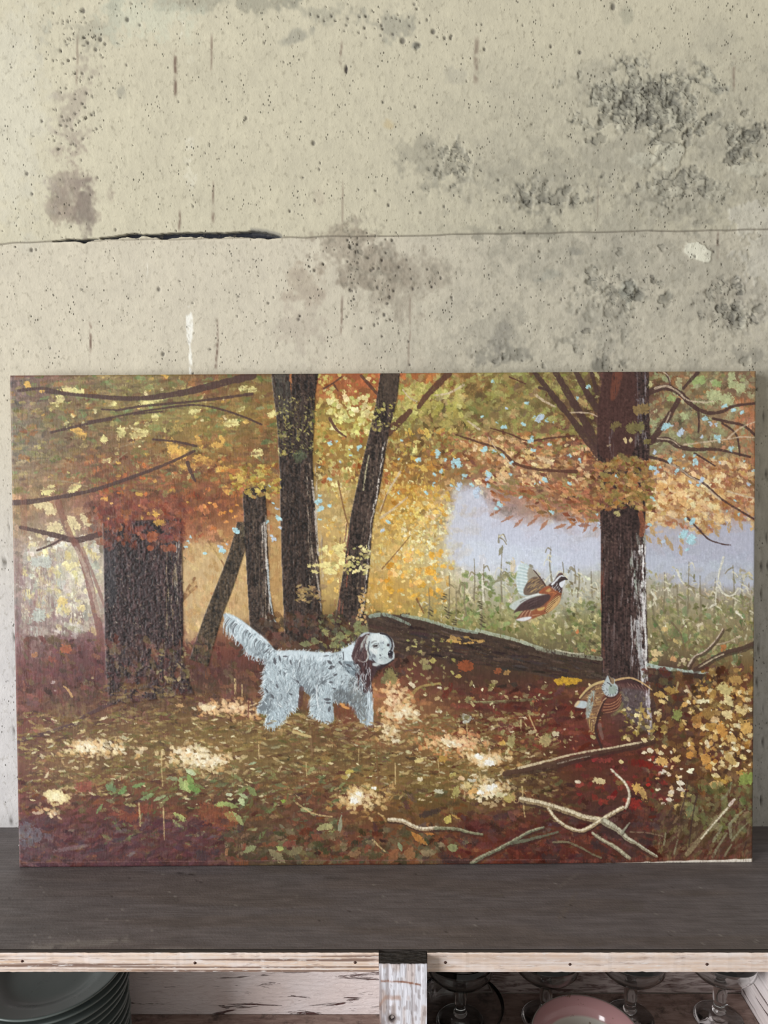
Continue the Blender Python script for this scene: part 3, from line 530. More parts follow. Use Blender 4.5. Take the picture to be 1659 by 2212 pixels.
def fill(pts, col, al=1.0, feather=1, smooth=True, noise=0.0, nz=None, dry=0.0, th=.2):
    M, x0, x1, y0, y1 = poly_mask(pts, smooth, feather); M = M*al
    if dry: M = M*np.clip((weave[y0:y1, x0:x1]-dry)*7+.5, 0, 1)
    k = np.array(col, np.float32)/255
    if noise: k = k*(1+noise*((nz if nz is not None else N_MID)[y0:y1, x0:x1, None]-.5)*2)
    c = C[y0:y1, x0:x1]; c += (k-c)*M[..., None]; h = HM[y0:y1, x0:x1]; h += (th-h*.6)*M
    return M, x0, x1, y0, y1
N_MID = vnoise(NX, NY, 9, 9, rs); N_VERT = vnoise(NX, NY, 2.2, 22, rs); N_FINE = vnoise(NX, NY, 2, 2, rs); N_CRAG = .55*vnoise(NX, NY, 3.2, 3.2, rs)+.45*vnoise(NX, NY, 1.6, 1.6, rs); N_BIG = vnoise(NX, NY, 40, 26, rs)
def scatter(n, box_, pal, L=(4, 9), W=(2, 5), ang=(0, .5), al=(.6, 1), dry=(0, .45), leaf=.4, wts=None, inside=None, jit=14, bend=.5, th=.3):
    x0, x1, y0, y1 = box_; px = rs.uniform(x0, x1, n); py = rs.uniform(y0, y1, n)
    if inside is not None: k = inside(px, py); px, py = px[k], py[k]
    cx, cy = to_canvas(px, py); pi = rs.choice(len(pal), len(px), p=None if wts is None else np.array(wts)/sum(wts))
    for i in range(len(px)):
        col = np.clip(np.array(pal[pi[i]], float)+rs.normal(0, jit)+rs.normal(0, jit*.22, 3), 0, 255); s = rs.rand()**1.6
        dab(cx[i], cy[i], L[0]+s*(L[1]-L[0]), W[0]+s*(W[1]-W[0]), ang[0]+rs.normal(0, ang[1]), col, rs.uniform(*al), rs.uniform(*dry), rs.rand() < leaf, rs.uniform(-bend, bend), th=th, raw=True)
def local(n, box_, amp, L, W, ang, al=(.3, .8), dry=(0, .4), inside=None, hue=4):
    """strokes that take their colour from what is already there, lighter or darker"""
    x0, x1, y0, y1 = box_; px = rs.uniform(x0, x1, n); py = rs.uniform(y0, y1, n)
    if inside is not None: k = inside(px, py); px, py = px[k], py[k]
    cx, cy = to_canvas(px, py)
    for i in range(len(px)):
        a, b = int(np.clip(cx[i], 0, NX-1)), int(np.clip(cy[i], 0, NY-1)); col = np.clip(BASE[b, a]*255*(1+rs.normal(0, amp))+rs.normal(0, hue, 3), 0, 255); s = rs.rand()
        dab(cx[i], cy[i], L[0]+s*(L[1]-L[0]), W[0]+s*(W[1]-W[0]), ang[0]+rs.normal(0, ang[1]), col, rs.uniform(*al), rs.uniform(*dry), rs.rand() < .3, rs.uniform(-.5, .5), raw=True, soft=1.5)
ALL = (20, 1634, 804, 1876)
# --- underpainting broken up by brushwork
C *= (1+.10*(N_BIG-.5)+.10*(N_VERT-.5))[..., None]
sky = lambda x, y: ~((x > 1000) & (y > 1060+40*np.sin(x/60)) & (y < 1215) & ((x < 1295) | (x > 1405)) & (y > 1130))
local(5200, (20, 1634, 804, 1200), .20, (7, 16), (4, 9), (.0, .7), inside=sky)
local(900, (30, 420, 1130, 1520), .10, (6, 14), (5, 10), (1.5, .4))
local(2600, (30, 1634, 1200, 1520), .14, (5, 12), (3, 7), (.6, .9), inside=sky)
local(4200, (30, 1634, 1480, 1876), .22, (7, 18), (2.5, 6), (.0, .35))
def skyfill(pts, col, al, f):
    p = catmull(pts, True, 6); cx, cy = to_canvas(p[:, 0], p[:, 1]); G = np.zeros((NY, NX), np.float32); M, x0, x1, y0, y1 = poly_mask(pts, True, 0); G[y0:y1, x0:x1] = M; G = blur(G, f); G = np.clip((G-.5+.30*(N_MID-.5)+.25*RAGN[:NY, :NX])*2.2+.5, 0, 1)*al; C[:] += (np.array(col, np.float32)/255-C)*G[..., None]
# --- distance: pale glade on the left, yellow wood in the middle, sky and stubble corn on the right
PALE = [(196, 188, 170), (214, 206, 178), (182, 184, 170), (222, 204, 140), (170, 158, 146), (206, 198, 190)]
scatter(420, (48, 212, 1175, 1375), PALE, (6, 15), (4, 9), (1.2, .8), (.35, .8), (.1, .5), .1)
scatter(90, (60, 215, 1150, 1330), [(232, 226, 205), (226, 212, 160)], (4, 10), (3, 7), (1.0, .8), (.5, .9), (.2, .5), .1)
scatter(200, (30, 120, 1200, 1420), [(150, 122, 118), (132, 104, 100)], (8, 22), (3, 6), (1.57, .1), (.2, .5), (.3, .55), 0)
for x, y, L, W, a in [(185, 1125, 20, 8, 1.0), (160, 1130, 20, 8, 1.0), (150, 1140, 18, 7, 1.15), (118, 1142, 16, 12, -.4), (110, 1105, 14, 8, 0), (95, 1092, 24, 10, .1)]: dab(x, y, L, W, a, (222, 206, 158), .85, .2)
for x, y, L, W, a, c in [(130, 1178, 14, 5, -.4, (224, 222, 208)), (110, 1165, 9, 5, 0, (224, 222, 208)), (208, 1190, 8, 6, .3, (220, 214, 198)), (135, 1300, 12, 9, 0, (220, 194, 126)), (155, 1225, 14, 8, -.5, (226, 214, 160)), (175, 1315, 10, 7, 0, (224, 206, 150)), (85, 1330, 16, 14, 0, (184, 190, 180)), (90, 1215, 24, 12, 0, (188, 192, 182)), (175, 1250, 7, 16, 0, (218, 210, 186)), (196, 1285, 8, 26, .0, (214, 204, 186))]: dab(x, y, L, W, a, c, .85, .15)
scatter(220, (420, 620, 1150, 1330), [(198, 165, 110), (206, 178, 122), (180, 140, 90), (190, 150, 96)], (6, 14), (3, 7), (1.3, .5), (.3, .7), (.1, .5), .1)
skyfill([(395, 1185), (470, 1180), (500, 1200), (460, 1290), (425, 1390), (398, 1380)], (208, 182, 136), .7, 12); skyfill([(510, 1200), (532, 1200), (538, 1330), (520, 1345), (480, 1330), (490, 1260)], (208, 178, 128), .7, 8); skyfill([(580, 1090), (606, 1090), (610, 1340), (592, 1330)], (186, 150, 98), .5, 7); skyfill([(690, 1040), (750, 1040), (738, 1250), (705, 1300), (690, 1200)], (202, 172, 112), .5, 12)
for p in [[(430, 1290), (470, 1250), (505, 1225)], [(425, 1330), (455, 1300), (480, 1270)], [(470, 1320), (480, 1280), (500, 1240)]]: line(p, 16, 10, (206, 178, 124), .45, .35)
YEL = [(222, 184, 98), (236, 208, 136), (206, 162, 76), (172, 142, 82), (228, 218, 168), (214, 168, 84)]
scatter(900, (700, 985, 990, 1330), YEL, (3, 8), (2, 5), (0, 1.2), (.5, 1), (0, .45), .3, inside=lambda x, y: (x-840)**2/130**2+(y-1180)**2/210**2 < 1.2)
scatter(260, (700, 830, 1000, 1260), [(196, 168, 108), (214, 190, 136), (176, 142, 84)], (4, 10), (3, 6), (1.2, .7), (.4, .8), (.2, .5), .2)
scatter(240, (860, 985, 1085, 1250), [(226, 216, 160), (232, 212, 140), (214, 196, 130), (236, 228, 190)], (3, 6), (2, 4), (0, 1.2), (.6, 1), (0, .3), .3)
scatter(60, (820, 960, 1190, 1300), [(226, 168, 62), (232, 186, 90), (230, 178, 100)], (5, 11), (4, 7), (0, 1.2), (.7, 1), (0, .3), .3)
scatter(70, (830, 1000, 1050, 1130), [(206, 160, 72), (196, 148, 66), (226, 190, 96)], (4, 10), (3, 5), (.5, .6), (.6, 1), (0, .4), .2)
# sky, smooth
skyfill([(985, 1062), (1030, 1055), (1085, 1120), (1180, 1135), (1297, 1120), (1297, 1230), (1200, 1225), (1080, 1215), (1000, 1225), (965, 1190)], (206, 210, 226), .85, 12)
skyfill([(1398, 1130), (1480, 1150), (1560, 1130), (1632, 1130), (1632, 1270), (1500, 1262), (1398, 1240)], (184, 186, 202), .85, 12)
skyfill([(1000, 1170), (1100, 1175), (1180, 1190), (1230, 1230), (1100, 1235), (1000, 1230)], (214, 222, 234), .6, 9)
skyfill([(1398, 1200), (1500, 1210), (1632, 1215), (1632, 1262), (1500, 1258), (1398, 1245)], (196, 203, 216), .6, 9)
local(260, (985, 1630, 1090, 1250), .012, (10, 24), (5, 10), (0, .6), (.2, .5), (0, .2), hue=2)
# corn and grasses
CORN = [(150, 140, 96), (206, 196, 158), (120, 126, 78), (178, 164, 118), (222, 214, 184), (130, 118, 84)]
def cornline(x): return 1235+18*np.sin(x/47.)+14*np.sin(x/19.+2)+np.where(x < 1010, 40, 0)
scatter(1500, (945, 1630, 1215, 1420), CORN, (3, 9), (1.5, 4), (1.1, .8), (.4, .9), (0, .5), .5, inside=lambda x, y: (y > cornline(x)) & (y < 1330+(x-800)*.14))
scatter(480, (960, 1630, 1300, 1440), [(112, 116, 70), (134, 134, 84), (160, 152, 100), (104, 98, 62), (186, 176, 124)], (4, 9), (2, 5), (.6, .9), (.5, .95), (0, .4), .4, inside=lambda x, y: (y < 1345+(x-830)*.165))
scatter(110, (990, 1120, 1240, 1390), [(126, 140, 82), (146, 156, 96), (104, 122, 70)], (4, 10), (3, 6), (1.0, .8), (.5, .9), (0, .4), .4)
scatter(90, (1225, 1300, 1290, 1420), [(106, 118, 72), (126, 132, 84), (196, 184, 130), (84, 84, 56)], (4, 10), (3, 6), (.4, .8), (.5, .9), (0, .4), .4)
scatter(70, (1400, 1630, 1290, 1440), [(112, 130, 86), (98, 118, 76), (150, 146, 100)], (5, 12), (4, 7), (1.2, .6), (.35, .8), (0, .4), .3)
for x, y0, y1 in [(1024, 1208, 1300), (1078, 1155, 1172), (1085, 1180, 1300), (1045, 1220, 1290), (1190, 1182, 1255), (1215, 1215, 1260), (1435, 1238, 1320), (1488, 1214, 1325), (1512, 1244, 1320), (1583, 1222, 1330), (1463, 1270, 1330), (1603, 1255, 1310), (1250, 1230, 1290), (1277, 1235, 1290), (1240, 1222, 1260), (970, 1240, 1330), (985, 1270, 1345), (1005, 1260, 1330), (1040, 1290, 1360), (925, 1270, 1335), (1410, 1265, 1330), (1545, 1250, 1330), (1620, 1290, 1340)]:
    line([(x, y0), (x+rs.uniform(-3, 3), (y0+y1)/2), (x+rs.uniform(-3, 3), y1)], 1.6, 4.5, (126, 116, 92), .75, .2); 
    for k in range(3):
        yy = rs.uniform(y0+4, y1-10); s = rs.choice([-1, 1]); L = rs.uniform(8, 17); line([(x, yy), (x+s*L*.6, yy+L*.35*rs.choice([-1, 1])), (x+s*L, yy+L*rs.uniform(.4, 1.0))], 3.5, 1.5, (134, 122, 92) if rs.rand() > .45 else (222, 216, 190), .8, .1)
for p in [[(1563, 1205), (1555, 1232), (1550, 1260)], [(1550, 1262), (1562, 1282), (1580, 1288), (1596, 1272)], [(1545, 1305), (1530, 1315)], [(1548, 1270), (1545, 1300)], [(1463, 1232), (1470, 1252), (1478, 1262)], [(1408, 1280), (1418, 1295)], [(1590, 1322), (1604, 1336)], [(1040, 1265), (1060, 1275)], [(1042, 1255), (1045, 1300)], [(1175, 1262), (1190, 1240)]]: line(p, 5, 2.5, (228, 224, 204), .85, .1)
dab(1082, 1190, 12, 4.5, 1.95, (140, 134, 108), .9, 0, True); dab(1108, 1225, 6, 20, 0, (222, 196, 150), .6, .3); dab(1085, 1248, 22, 6, -.6, (142, 136, 104), .75, .1, True)
for x, y in [(968, 1330), (1040, 1335), (1041, 1350), (965, 1318), (930, 1325), (985, 1345), (1035, 1310), (957, 1290)]:
    for k in range(3): dab(x+rs.normal(0, 3), y+k*5-5, 6, 2, rs.uniform(.2, .7), (66, 58, 42), .8, .1)
# --- canopy
scatter(950, (22, 600, 812, 1065), [(122, 114, 64), (106, 76, 56), (142, 128, 76), (150, 100, 58), (112, 128, 80), (160, 146, 88)], (6, 15), (3, 7), (-.05, .45), (.35, .85), (.1, .55), .25)
def clump(x, y): a, b = to_canvas(x, y); return N_BIG[np.clip(b, 0, NY-1).astype(int), np.clip(a, 0, NX-1).astype(int)] > .52
scatter(330, (60, 600, 815, 1050), [(216, 200, 130), (196, 182, 108), (226, 216, 160), (180, 176, 98), (206, 164, 84)], (3, 8), (2.2, 4.5), (-.1, .8), (.5, .95), (.1, .45), .35, inside=clump)
scatter(36, (110, 600, 815, 900), [(116, 136, 82), (132, 148, 92)], (7, 14), (4, 7), (0, .6), (.4, .8), (.1, .4), .3)
for x, y, L, W in [(150, 842, 20, 7), (175, 847, 8, 6), (128, 866, 14, 9), (245, 872, 7, 6), (315, 867, 14, 6), (262, 935, 10, 12), (308, 936, 13, 10), (292, 942, 7, 8), (225, 950, 8, 9), (230, 995, 12, 6), (335, 902, 8, 8), (420, 890, 14, 6), (500, 915, 18, 8), (520, 885, 12, 5), (555, 980, 14, 9), (545, 845, 9, 9), (610, 972, 10, 7), (590, 895, 14, 7), (525, 840, 12, 6), (318, 917, 6, 5), (330, 868, 30, 5), (105, 1060, 16, 10), (160, 1055, 18, 8)]: dab(x, y, L, W, rs.normal(-.2, .3), (228, 218, 150), .9, .05)
for x, y, L, W in [(375, 975, 26, 12), (395, 980, 12, 14), (430, 955, 16, 6), (470, 962, 14, 6), (440, 995, 24, 9), (480, 1015, 16, 8), (400, 1010, 12, 8), (415, 1012, 8, 14), (170, 935, 20, 9), (60, 832, 10, 7), (92, 845, 8, 5), (355, 812, 10, 5), (480, 950, 10, 5), (500, 1010, 6, 5), (340, 1107, 12, 7), (365, 1145, 14, 9), (372, 1155, 8, 10), (335, 1112, 10, 5), (225, 1080, 9, 6), (232, 1122, 7, 4), (522, 1030, 14, 12), (490, 1060, 12, 8), (575, 1015, 10, 10), (345, 1140, 16, 6)]: dab(x, y, L, W, rs.normal(.3, .5), (224, 178, 92), .9, .05)
scatter(470, (190, 600, 985, 1185), [(166, 82, 50), (190, 106, 60), (120, 62, 46), (136, 84, 50), (150, 96, 52), (98, 60, 46)], (6, 15), (3, 7), (.3, .9), (.25, .65), (.25, .58), .15, inside=lambda x, y: y < 1130+.10*np.abs(x-330)+30*np.sin(x/30.))
scatter(46, (240, 520, 1000, 1170), [(212, 168, 84), (222, 150, 70), (206, 120, 64)], (4, 9), (3, 6), (.2, .8), (.7, 1), (0, .3), .3)
scatter(320, (685, 850, 808, 1060), [(204, 192, 112), (150, 134, 68), (176, 116, 60), (186, 168, 92), (160, 92, 52), (226, 216, 150)], (4, 9), (3, 6), (.2, .9), (.5, 1), (0, .45), .35)
scatter(60, (710, 810, 850, 940), [(228, 218, 148), (236, 226, 166), (206, 200, 120)], (5, 10), (4, 7), (.2, .9), (.8, 1), (0, .2), .3)
scatter(820, (845, 1300, 806, 985), [(150, 146, 80), (166, 160, 94), (120, 100, 62), (132, 128, 70), (176, 142, 92), (172, 166, 104), (112, 88, 58)], (6, 14), (3, 7), (-.3, .8), (.4, .9), (0, .5), .3, inside=lambda x, y: y < 1000-.06*(x-850))
scatter(130, (860, 1000, 830, 900), [(172, 162, 88), (190, 178, 104)], (6, 13), (4, 7), (1.0, .8), (.6, .95), (0, .3), .3)
scatter(200, (840, 980, 930, 1060), [(196, 140, 62), (152, 110, 58), (216, 176, 88), (128, 96, 54), (206, 190, 116)], (5, 11), (3, 6), (.4, .8), (.5, .95), (.1, .5), .3)
scatter(900, (950, 1300, 935, 1135), [(186, 128, 82), (206, 164, 118), (150, 92, 66), (142, 126, 76), (172, 112, 70), (120, 76, 58)], (5, 13), (3, 6), (.15, .5), (.45, .95), (0, .45), .35, inside=lambda x, y: (y < 1010+.38*(x-950)) & (y < 1128+8*np.sin(x/11.)))
scatter(130, (1000, 1300, 945, 1050), [(230, 204, 156), (224, 190, 134), (214, 170, 118)], (5, 11), (3, 6), (.2, .6), (.6, 1), (0, .4), .3)
scatter(190, (1050, 1300, 1040, 1140), [(166, 104, 70), (142, 84, 58), (190, 132, 88), (130, 112, 68)], (8, 15), (3, 5), (.35, .4), (.6, 1), (0, .4), .5, inside=lambda x, y: y < 1060+.35*(x-1050)+20*np.sin(x/14.))
for x, y in [(1095, 1122), (1120, 1130), (1150, 1128), (1175, 1135), (1210, 1138), (1235, 1136), (1265, 1140), (1070, 1108), (1290, 1138)]: dab(x, y, 16, 4, 2.5+rs.normal(0, .2), (164, 106, 74), .75, .25, True)
scatter(700, (1395, 1632, 985, 1165), [(202, 158, 102), (226, 198, 152), (172, 112, 76), (152, 96, 66), (190, 142, 86), (214, 180, 130)], (5, 13), (3, 6), (.3, .5), (.45, .95), (0, .45), .35, inside=lambda x, y: y < 1150+12*np.sin(x/17.)-.12*np.abs(x-1470))
scatter(120, (1380, 1560, 1020, 1125), [(234, 214, 168), (228, 194, 138), (222, 178, 116)], (5, 12), (4, 7), (.3, .6), (.7, 1), (0, .35), .2)
for x, y in [(1400, 1165), (1425, 1172), (1450, 1180), (1472, 1165), (1410, 1150), (1548, 1150), (1600, 1135), (1470, 1190), (1440, 1168), (1520, 1140), (1575, 1140)]: dab(x, y, 13, 5, 1.2+rs.normal(0, .2), (186, 150, 98), .75, .25, True)
scatter(420, (1395, 1632, 806, 990), [(150, 150, 110), (172, 176, 132), (142, 112, 82), (126, 118, 86), (182, 134, 94), (160, 160, 118)], (5, 13), (4, 7), (.1, .8), (.4, .9), (0, .45), .3)
for x, y, L, W in [(1510, 822, 16, 9), (1548, 830, 12, 8), (1585, 832, 12, 9), (1600, 840, 11, 11), (1545, 858, 14, 12), (1570, 865, 16, 12), (1580, 815, 8, 10), (1450, 862, 10, 8), (1535, 850, 10, 8)]: dab(x, y, L, W, rs.normal(0, .4), (184, 190, 142) if rs.rand() > .3 else (156, 176, 112), .85, .05)
scatter(70, (1590, 1632, 860, 1000), [(186, 122, 84), (168, 108, 76)], (6, 14), (3, 6), (1.4, .3), (.3, .7), (.2, .5), .1)
local(900, (22, 600, 812, 1060), .16, (12, 28), (2, 4.5), (-.06, .15), (.25, .6), (.2, .5))
# --- twigs and boughs
DK = (74, 52, 48)
for p, a, b in [([(25, 1087), (60, 1085), (110, 1078), (200, 1060), (290, 1030), (360, 1003), (420, 975)], 11, 5), ([(100, 848), (180, 855), (290, 862), (380, 852), (450, 836), (545, 812)], 5, 17), ([(250, 888), (310, 878), (420, 868), (545, 852)], 4, 6), ([(190, 912), (260, 899), (330, 886), (420, 876), (480, 886), (530, 903), (565, 918)], 4, 4.5), ([(40, 845), (90, 840), (130, 848)], 7, 5), ([(110, 935), (200, 914), (240, 906)], 5, 6), ([(330, 950), (380, 955), (425, 965)], 4, 5), ([(405, 1000), (412, 1020), (422, 1040)], 8, 5), ([(45, 1140), (90, 1150), (130, 1160), (165, 1168), (215, 1155)], 8, 13), ([(80, 1190), (110, 1178), (140, 1162)], 4, 5), ([(220, 885), (250, 887)], 4, 3), ([(290, 895), (350, 890)], 4, 3),
                ([(1155, 806), (1190, 850), (1230, 900), (1268, 950), (1295, 985)], 10, 17), ([(1201, 806), (1225, 848), (1250, 890), (1290, 960)], 12, 17), ([(1245, 806), (1268, 850), (1290, 885)], 11, 14), ([(1278, 806), (1290, 850)], 8, 9), ([(780, 812), (800, 835), (815, 852)], 6, 6), ([(700, 840), (720, 828), (738, 815)], 4, 3), ([(720, 830), (730, 845)], 4, 3), ([(712, 905), (728, 930), (748, 945)], 6, 3),
                ([(968, 808), (945, 832), (920, 858), (905, 880)], 15, 9), ([(885, 890), (860, 915), (835, 935)], 10, 20), ([(1060, 926), (1100, 938), (1140, 953), (1190, 947), (1240, 942)], 3, 4), ([(985, 940), (1030, 955), (1080, 972), (1110, 1000), (1150, 1013), (1200, 1018), (1245, 1020)], 4, 7), ([(1100, 815), (1135, 830)], 3, 3), ([(1165, 838), (1185, 845)], 7, 4),
                ([(1395, 852), (1415, 843), (1440, 838), (1468, 850), (1490, 872), (1505, 884)], 13, 9), ([(1505, 884), (1530, 893), (1560, 890), (1585, 878), (1632, 872)], 8, 5), ([(1507, 806), (1492, 822), (1476, 840)], 8, 6), ([(1438, 806), (1445, 820), (1448, 832)], 5, 4), ([(1465, 866), (1448, 895), (1425, 930), (1405, 955)], 10, 14), ([(1400, 955), (1440, 950), (1465, 965), (1500, 972), (1550, 972), (1620, 988)], 12, 5), ([(1540, 905), (1570, 912), (1605, 920), (1630, 940)], 6, 5), ([(1402, 988), (1430, 995), (1460, 1008), (1490, 1030), (1520, 1045), (1560, 1080), (1600, 1105), (1628, 1122)], 6, 4), ([(1500, 980), (1525, 995), (1545, 1008)], 4, 3), ([(1485, 1120), (1505, 1140), (1530, 1165), (1560, 1176), (1578, 1178)], 5, 2), ([(1508, 888), (1510, 915), (1508, 935)], 6, 3), ([(1560, 915), (1590, 940), (1598, 985)], 4, 4)]:
    c = DK if p[0][0] < 700 or p[0][0] > 1150 else (88, 56, 44); line(p, a, b, c, .92, .0, .35)
for p, a, b in [([(1415, 840), (1440, 835), (1465, 848), (1485, 865), (1520, 870), (1540, 868)], 5, 2), ([(1420, 948), (1450, 952), (1468, 965)], 4, 2), ([(1475, 962), (1520, 956), (1570, 950), (1600, 945), (1632, 946)], 4, 2.5), ([(1572, 948), (1600, 925), (1632, 912)], 3.5, 2.5), ([(1448, 1002), (1470, 1015), (1490, 1030), (1515, 1044)], 5, 3), ([(1572, 1062), (1600, 1070), (1632, 1078)], 4, 3), ([(1532, 1060), (1555, 1080)], 5, 4), ([(1432, 803), (1445, 815), (1448, 830)], 3, 2), ([(1232, 892), (1270, 893), (1290, 900), (1310, 907)], 3, 2.5), ([(938, 855), (970, 850), (1002, 832)], 3, 5), ([(870, 843), (885, 860), (900, 868)], 3, 3), ([(1010, 910), (1035, 928)], 3, 5), ([(1158, 855), (1180, 870), (1200, 880)], 6, 3), ([(838, 950), (828, 990), (823, 1035)], 3, 4), ([(820, 1105), (840, 1060), (865, 1020)], 3, 5), ([(822, 1120), (850, 1100), (880, 1075)], 6, 3), ([(1438, 915), (1448, 892)], 3, 3), ([(1055, 945), (1075, 975), (1110, 1010)], 2, 3), ([(103, 1038), (150, 1042), (190, 1052)], 3, 2.5), ([(240, 1003), (275, 978)], 3, 2), ([(260, 966), (295, 958)], 3, 2)]:
    line(p, a, b, (206, 186, 160) if p[0][0] > 400 else (150, 130, 100), .8, .2)
for p, a in [([(730, 1040), (745, 1110), (755, 1140)], 3.5), ([(450, 1170), (480, 1215), (490, 1235)], 4), ([(825, 1230), (860, 1190), (885, 1160)], 3), ([(835, 1070), (822, 1110)], 3), ([(900, 1295), (915, 1325)], 4), ([(420, 1250), (395, 1290)], 7), ([(392, 1300), (410, 1280), (425, 1268)], 7)]: line(p, a, a*.7, (120, 82, 52), .8, .1)
line([(162, 1172), (180, 1215), (200, 1290), (222, 1400)], 13, 16, (124, 82, 76), .75, .15); line([(178, 1185), (200, 1240), (226, 1310)], 7, 6, (130, 92, 84), .65, .2); line([(165, 1185), (185, 1230), (205, 1290), (215, 1330)], 7, 10, (204, 192, 172), .5, .3)
line([(50, 1075), (52, 1110), (52, 1150)], 14, 12, (134, 84, 66), .4, .3); line([(125, 1085), (140, 1130), (160, 1175)], 14, 12, (122, 76, 62), .6, .25)
scatter(260, (400, 540, 1175, 1390), [(196, 160, 108), (206, 176, 122), (180, 142, 94), (188, 150, 98)], (6, 15), (3, 7), (1.3, .5), (.3, .7), (.1, .5), .1, inside=lambda x, y: y < 1370-.3*(x-400))
# --- tree trunks
def trunk(left, right, col, hi=None, hi_side=1.0, crag=.35, moss=None, f=1, relief=.8):
    pts = list(left)+list(right)[::-1]; lp = catmull(left, False, 6); rp_ = catmull(right, False, 6)
    M, x0, x1, y0, y1 = poly_mask([tuple(q) for q in lp]+[tuple(q) for q in rp_[::-1]], False, f)
    edge = (weave[y0:y1, x0:x1]-.5)*.25; M = np.clip(M+edge*(M > .02)*(M < .98), 0, 1)
    nv, nc = N_VERT[y0:y1, x0:x1], N_CRAG[y0:y1, x0:x1]
    k = np.array(col, np.float32)/255*(1+crag*(nv-.5)*1.6+crag*(nc-.5)*2.2)[..., None]
    cr = (np.clip((nc-.62)*7, 0, 1)*np.clip(N_MID[y0:y1, x0:x1]*2.4-.9, 0, 1))[..., None]; k = k*(1-.3*cr)+np.array((140, 124, 102), np.float32)/255*.3*cr
    dk_ = np.clip((.40-nc)*6, 0, 1)[..., None]; k = k*(1-.25*dk_)
    c = C[y0:y1, x0:x1]; c += (np.clip(k, 0, 1)-c)*M[..., None]; h = HM[y0:y1, x0:x1]; h += (relief*(.25+nc*1.3)-h)*M
def streaks(x0, x1, y0, y1, n, cols, L=(8, 26), W=(.9, 2.2), tilt=0.0, al=(.5, .95), dry=(.1, .45), slope=0.0):
    for _ in range(n):
        y = rs.uniform(y0, y1); x = rs.uniform(x0, x1)+slope*(y-y0); c = np.array(cols[rs.randint(len(cols))], float)+rs.normal(0, 10); dab(x, y, rs.uniform(*L), rs.uniform(*W), 1.571+tilt+rs.normal(0, .04), np.clip(c, 0, 255), rs.uniform(*al), rs.uniform(*dry), th=.7)
trunk([(222, 1130), (224, 1200), (226, 1300), (228, 1400), (232, 1480), (238, 1525)], [(392, 1120), (394, 1200), (396, 1300), (396, 1400), (402, 1450), (420, 1500)], (58, 44, 44), crag=.5, f=2, relief=1.3)
fill([(226, 1150), (245, 1150), (250, 1290), (232, 1300)], (64, 66, 70), .5, 4); streaks(355, 394, 1190, 1480, 46, [(150, 132, 100), (122, 104, 84), (176, 160, 132)], tilt=0); streaks(378, 394, 1150, 1300, 14, [(196, 188, 176)], W=(1, 1.8))
streaks(240, 350, 1180, 1480, 40, [(58, 46, 46), (48, 42, 46)], W=(1.5, 4), al=(.4, .8)); scatter(420, (228, 400, 1200, 1500), [(112, 96, 84), (92, 78, 72), (148, 132, 108), (52, 42, 44), (60, 48, 50), (166, 152, 134)], (1.5, 4), (1, 2.2), (.5, 1.5), (.4, .8), (.1, .4), .2, th=.9)
scatter(150, (205, 400, 1085, 1170), [(128, 66, 48), (108, 62, 48), (150, 84, 54), (92, 54, 48)], (6, 13), (4, 8), (.3, .7), (.5, .9), (.05, .4), .2)
for x, y, L, W in [(330, 1160, 12, 12), (372, 1185, 11, 8), (325, 1185, 8, 6), (330, 1110, 12, 5), (345, 1130, 14, 8)]: dab(x, y, L, W, 0, (160, 88, 52) if y > 1150 else (206, 160, 74), .8, .1)
trunk([(513, 1128), (496, 1190), (470, 1260), (440, 1335), (410, 1425)], [(552, 1128), (530, 1190), (504, 1270), (478, 1340), (450, 1440)], (70, 58, 45), crag=.4, relief=.9)
streaks(520, 540, 1140, 1160, 10, [(110, 102, 78)], tilt=.4); scatter(60, (430, 530, 1150, 1400), [(128, 114, 78), (66, 54, 44)], (2, 4), (1, 2), (1.9, .5), (.5, .9), (.1, .4), .2, inside=lambda x, y: np.abs(x-(530-(y-1130)*.35)) < 14, th=.8)
trunk([(524, 1058), (527, 1120), (531, 1200), (536, 1290), (542, 1385)], [(575, 1050), (576, 1120), (580, 1200), (585, 1290), (606, 1385)], (60, 48, 41), crag=.45, relief=1.0)
streaks(562, 582, 1120, 1350, 34, [(206, 196, 184), (176, 160, 146), (150, 132, 110)], slope=.02, W=(1, 2.4)); streaks(540, 560, 1100, 1350, 20, [(110, 94, 78)], slope=.02); line([(577, 1210), (582, 1280), (590, 1330), (600, 1352)], 5, 2, (196, 204, 204), .85, .15); line([(571, 1130), (574, 1180), (576, 1230)], 4, 4, (214, 206, 196), .8, .25)
trunk([(586, 806), (592, 860), (600, 930), (604, 1010), (606, 1100), (608, 1200), (612, 1300), (616, 1390)], [(688, 806), (681, 860), (678, 930), (676, 1000), (680, 1080), (687, 1180), (693, 1280), (702, 1390)], (56, 44, 38), crag=.45, relief=1.1)
fill([(590, 810), (622, 810), (628, 900), (604, 900)], (92, 90, 80), .55, 4, dry=.4); scatter(260, (603, 680, 860, 985), [(150, 140, 84), (172, 160, 96), (96, 90, 62), (124, 116, 72)], (2, 5), (1.2, 2.6), (.8, 1.2), (.6, 1), (.05, .4), .3, th=.9)
for x, y in [(648, 978), (640, 985), (655, 985), (645, 995)]: dab(x, y, 8, 8, 0, (86, 96, 70), .6, .3)
streaks(660, 690, 1000, 1260, 52, [(196, 182, 160), (166, 148, 126), (138, 120, 98)], slope=.035, W=(1, 2.4)); line([(674, 1040), (680, 1090), (684, 1150), (688, 1200)], 4.5, 5, (212, 202, 188), .8, .3); line([(684, 1240), (691, 1290), (694, 1320)], 4, 3, (206, 196, 182), .7, .3)
streaks(610, 660, 830, 1380, 60, [(54, 42, 38), (60, 50, 46)], W=(1.5, 4), al=(.3, .7)); streaks(626, 632, 810, 842, 4, [(206, 130, 76)], W=(1.5, 3))
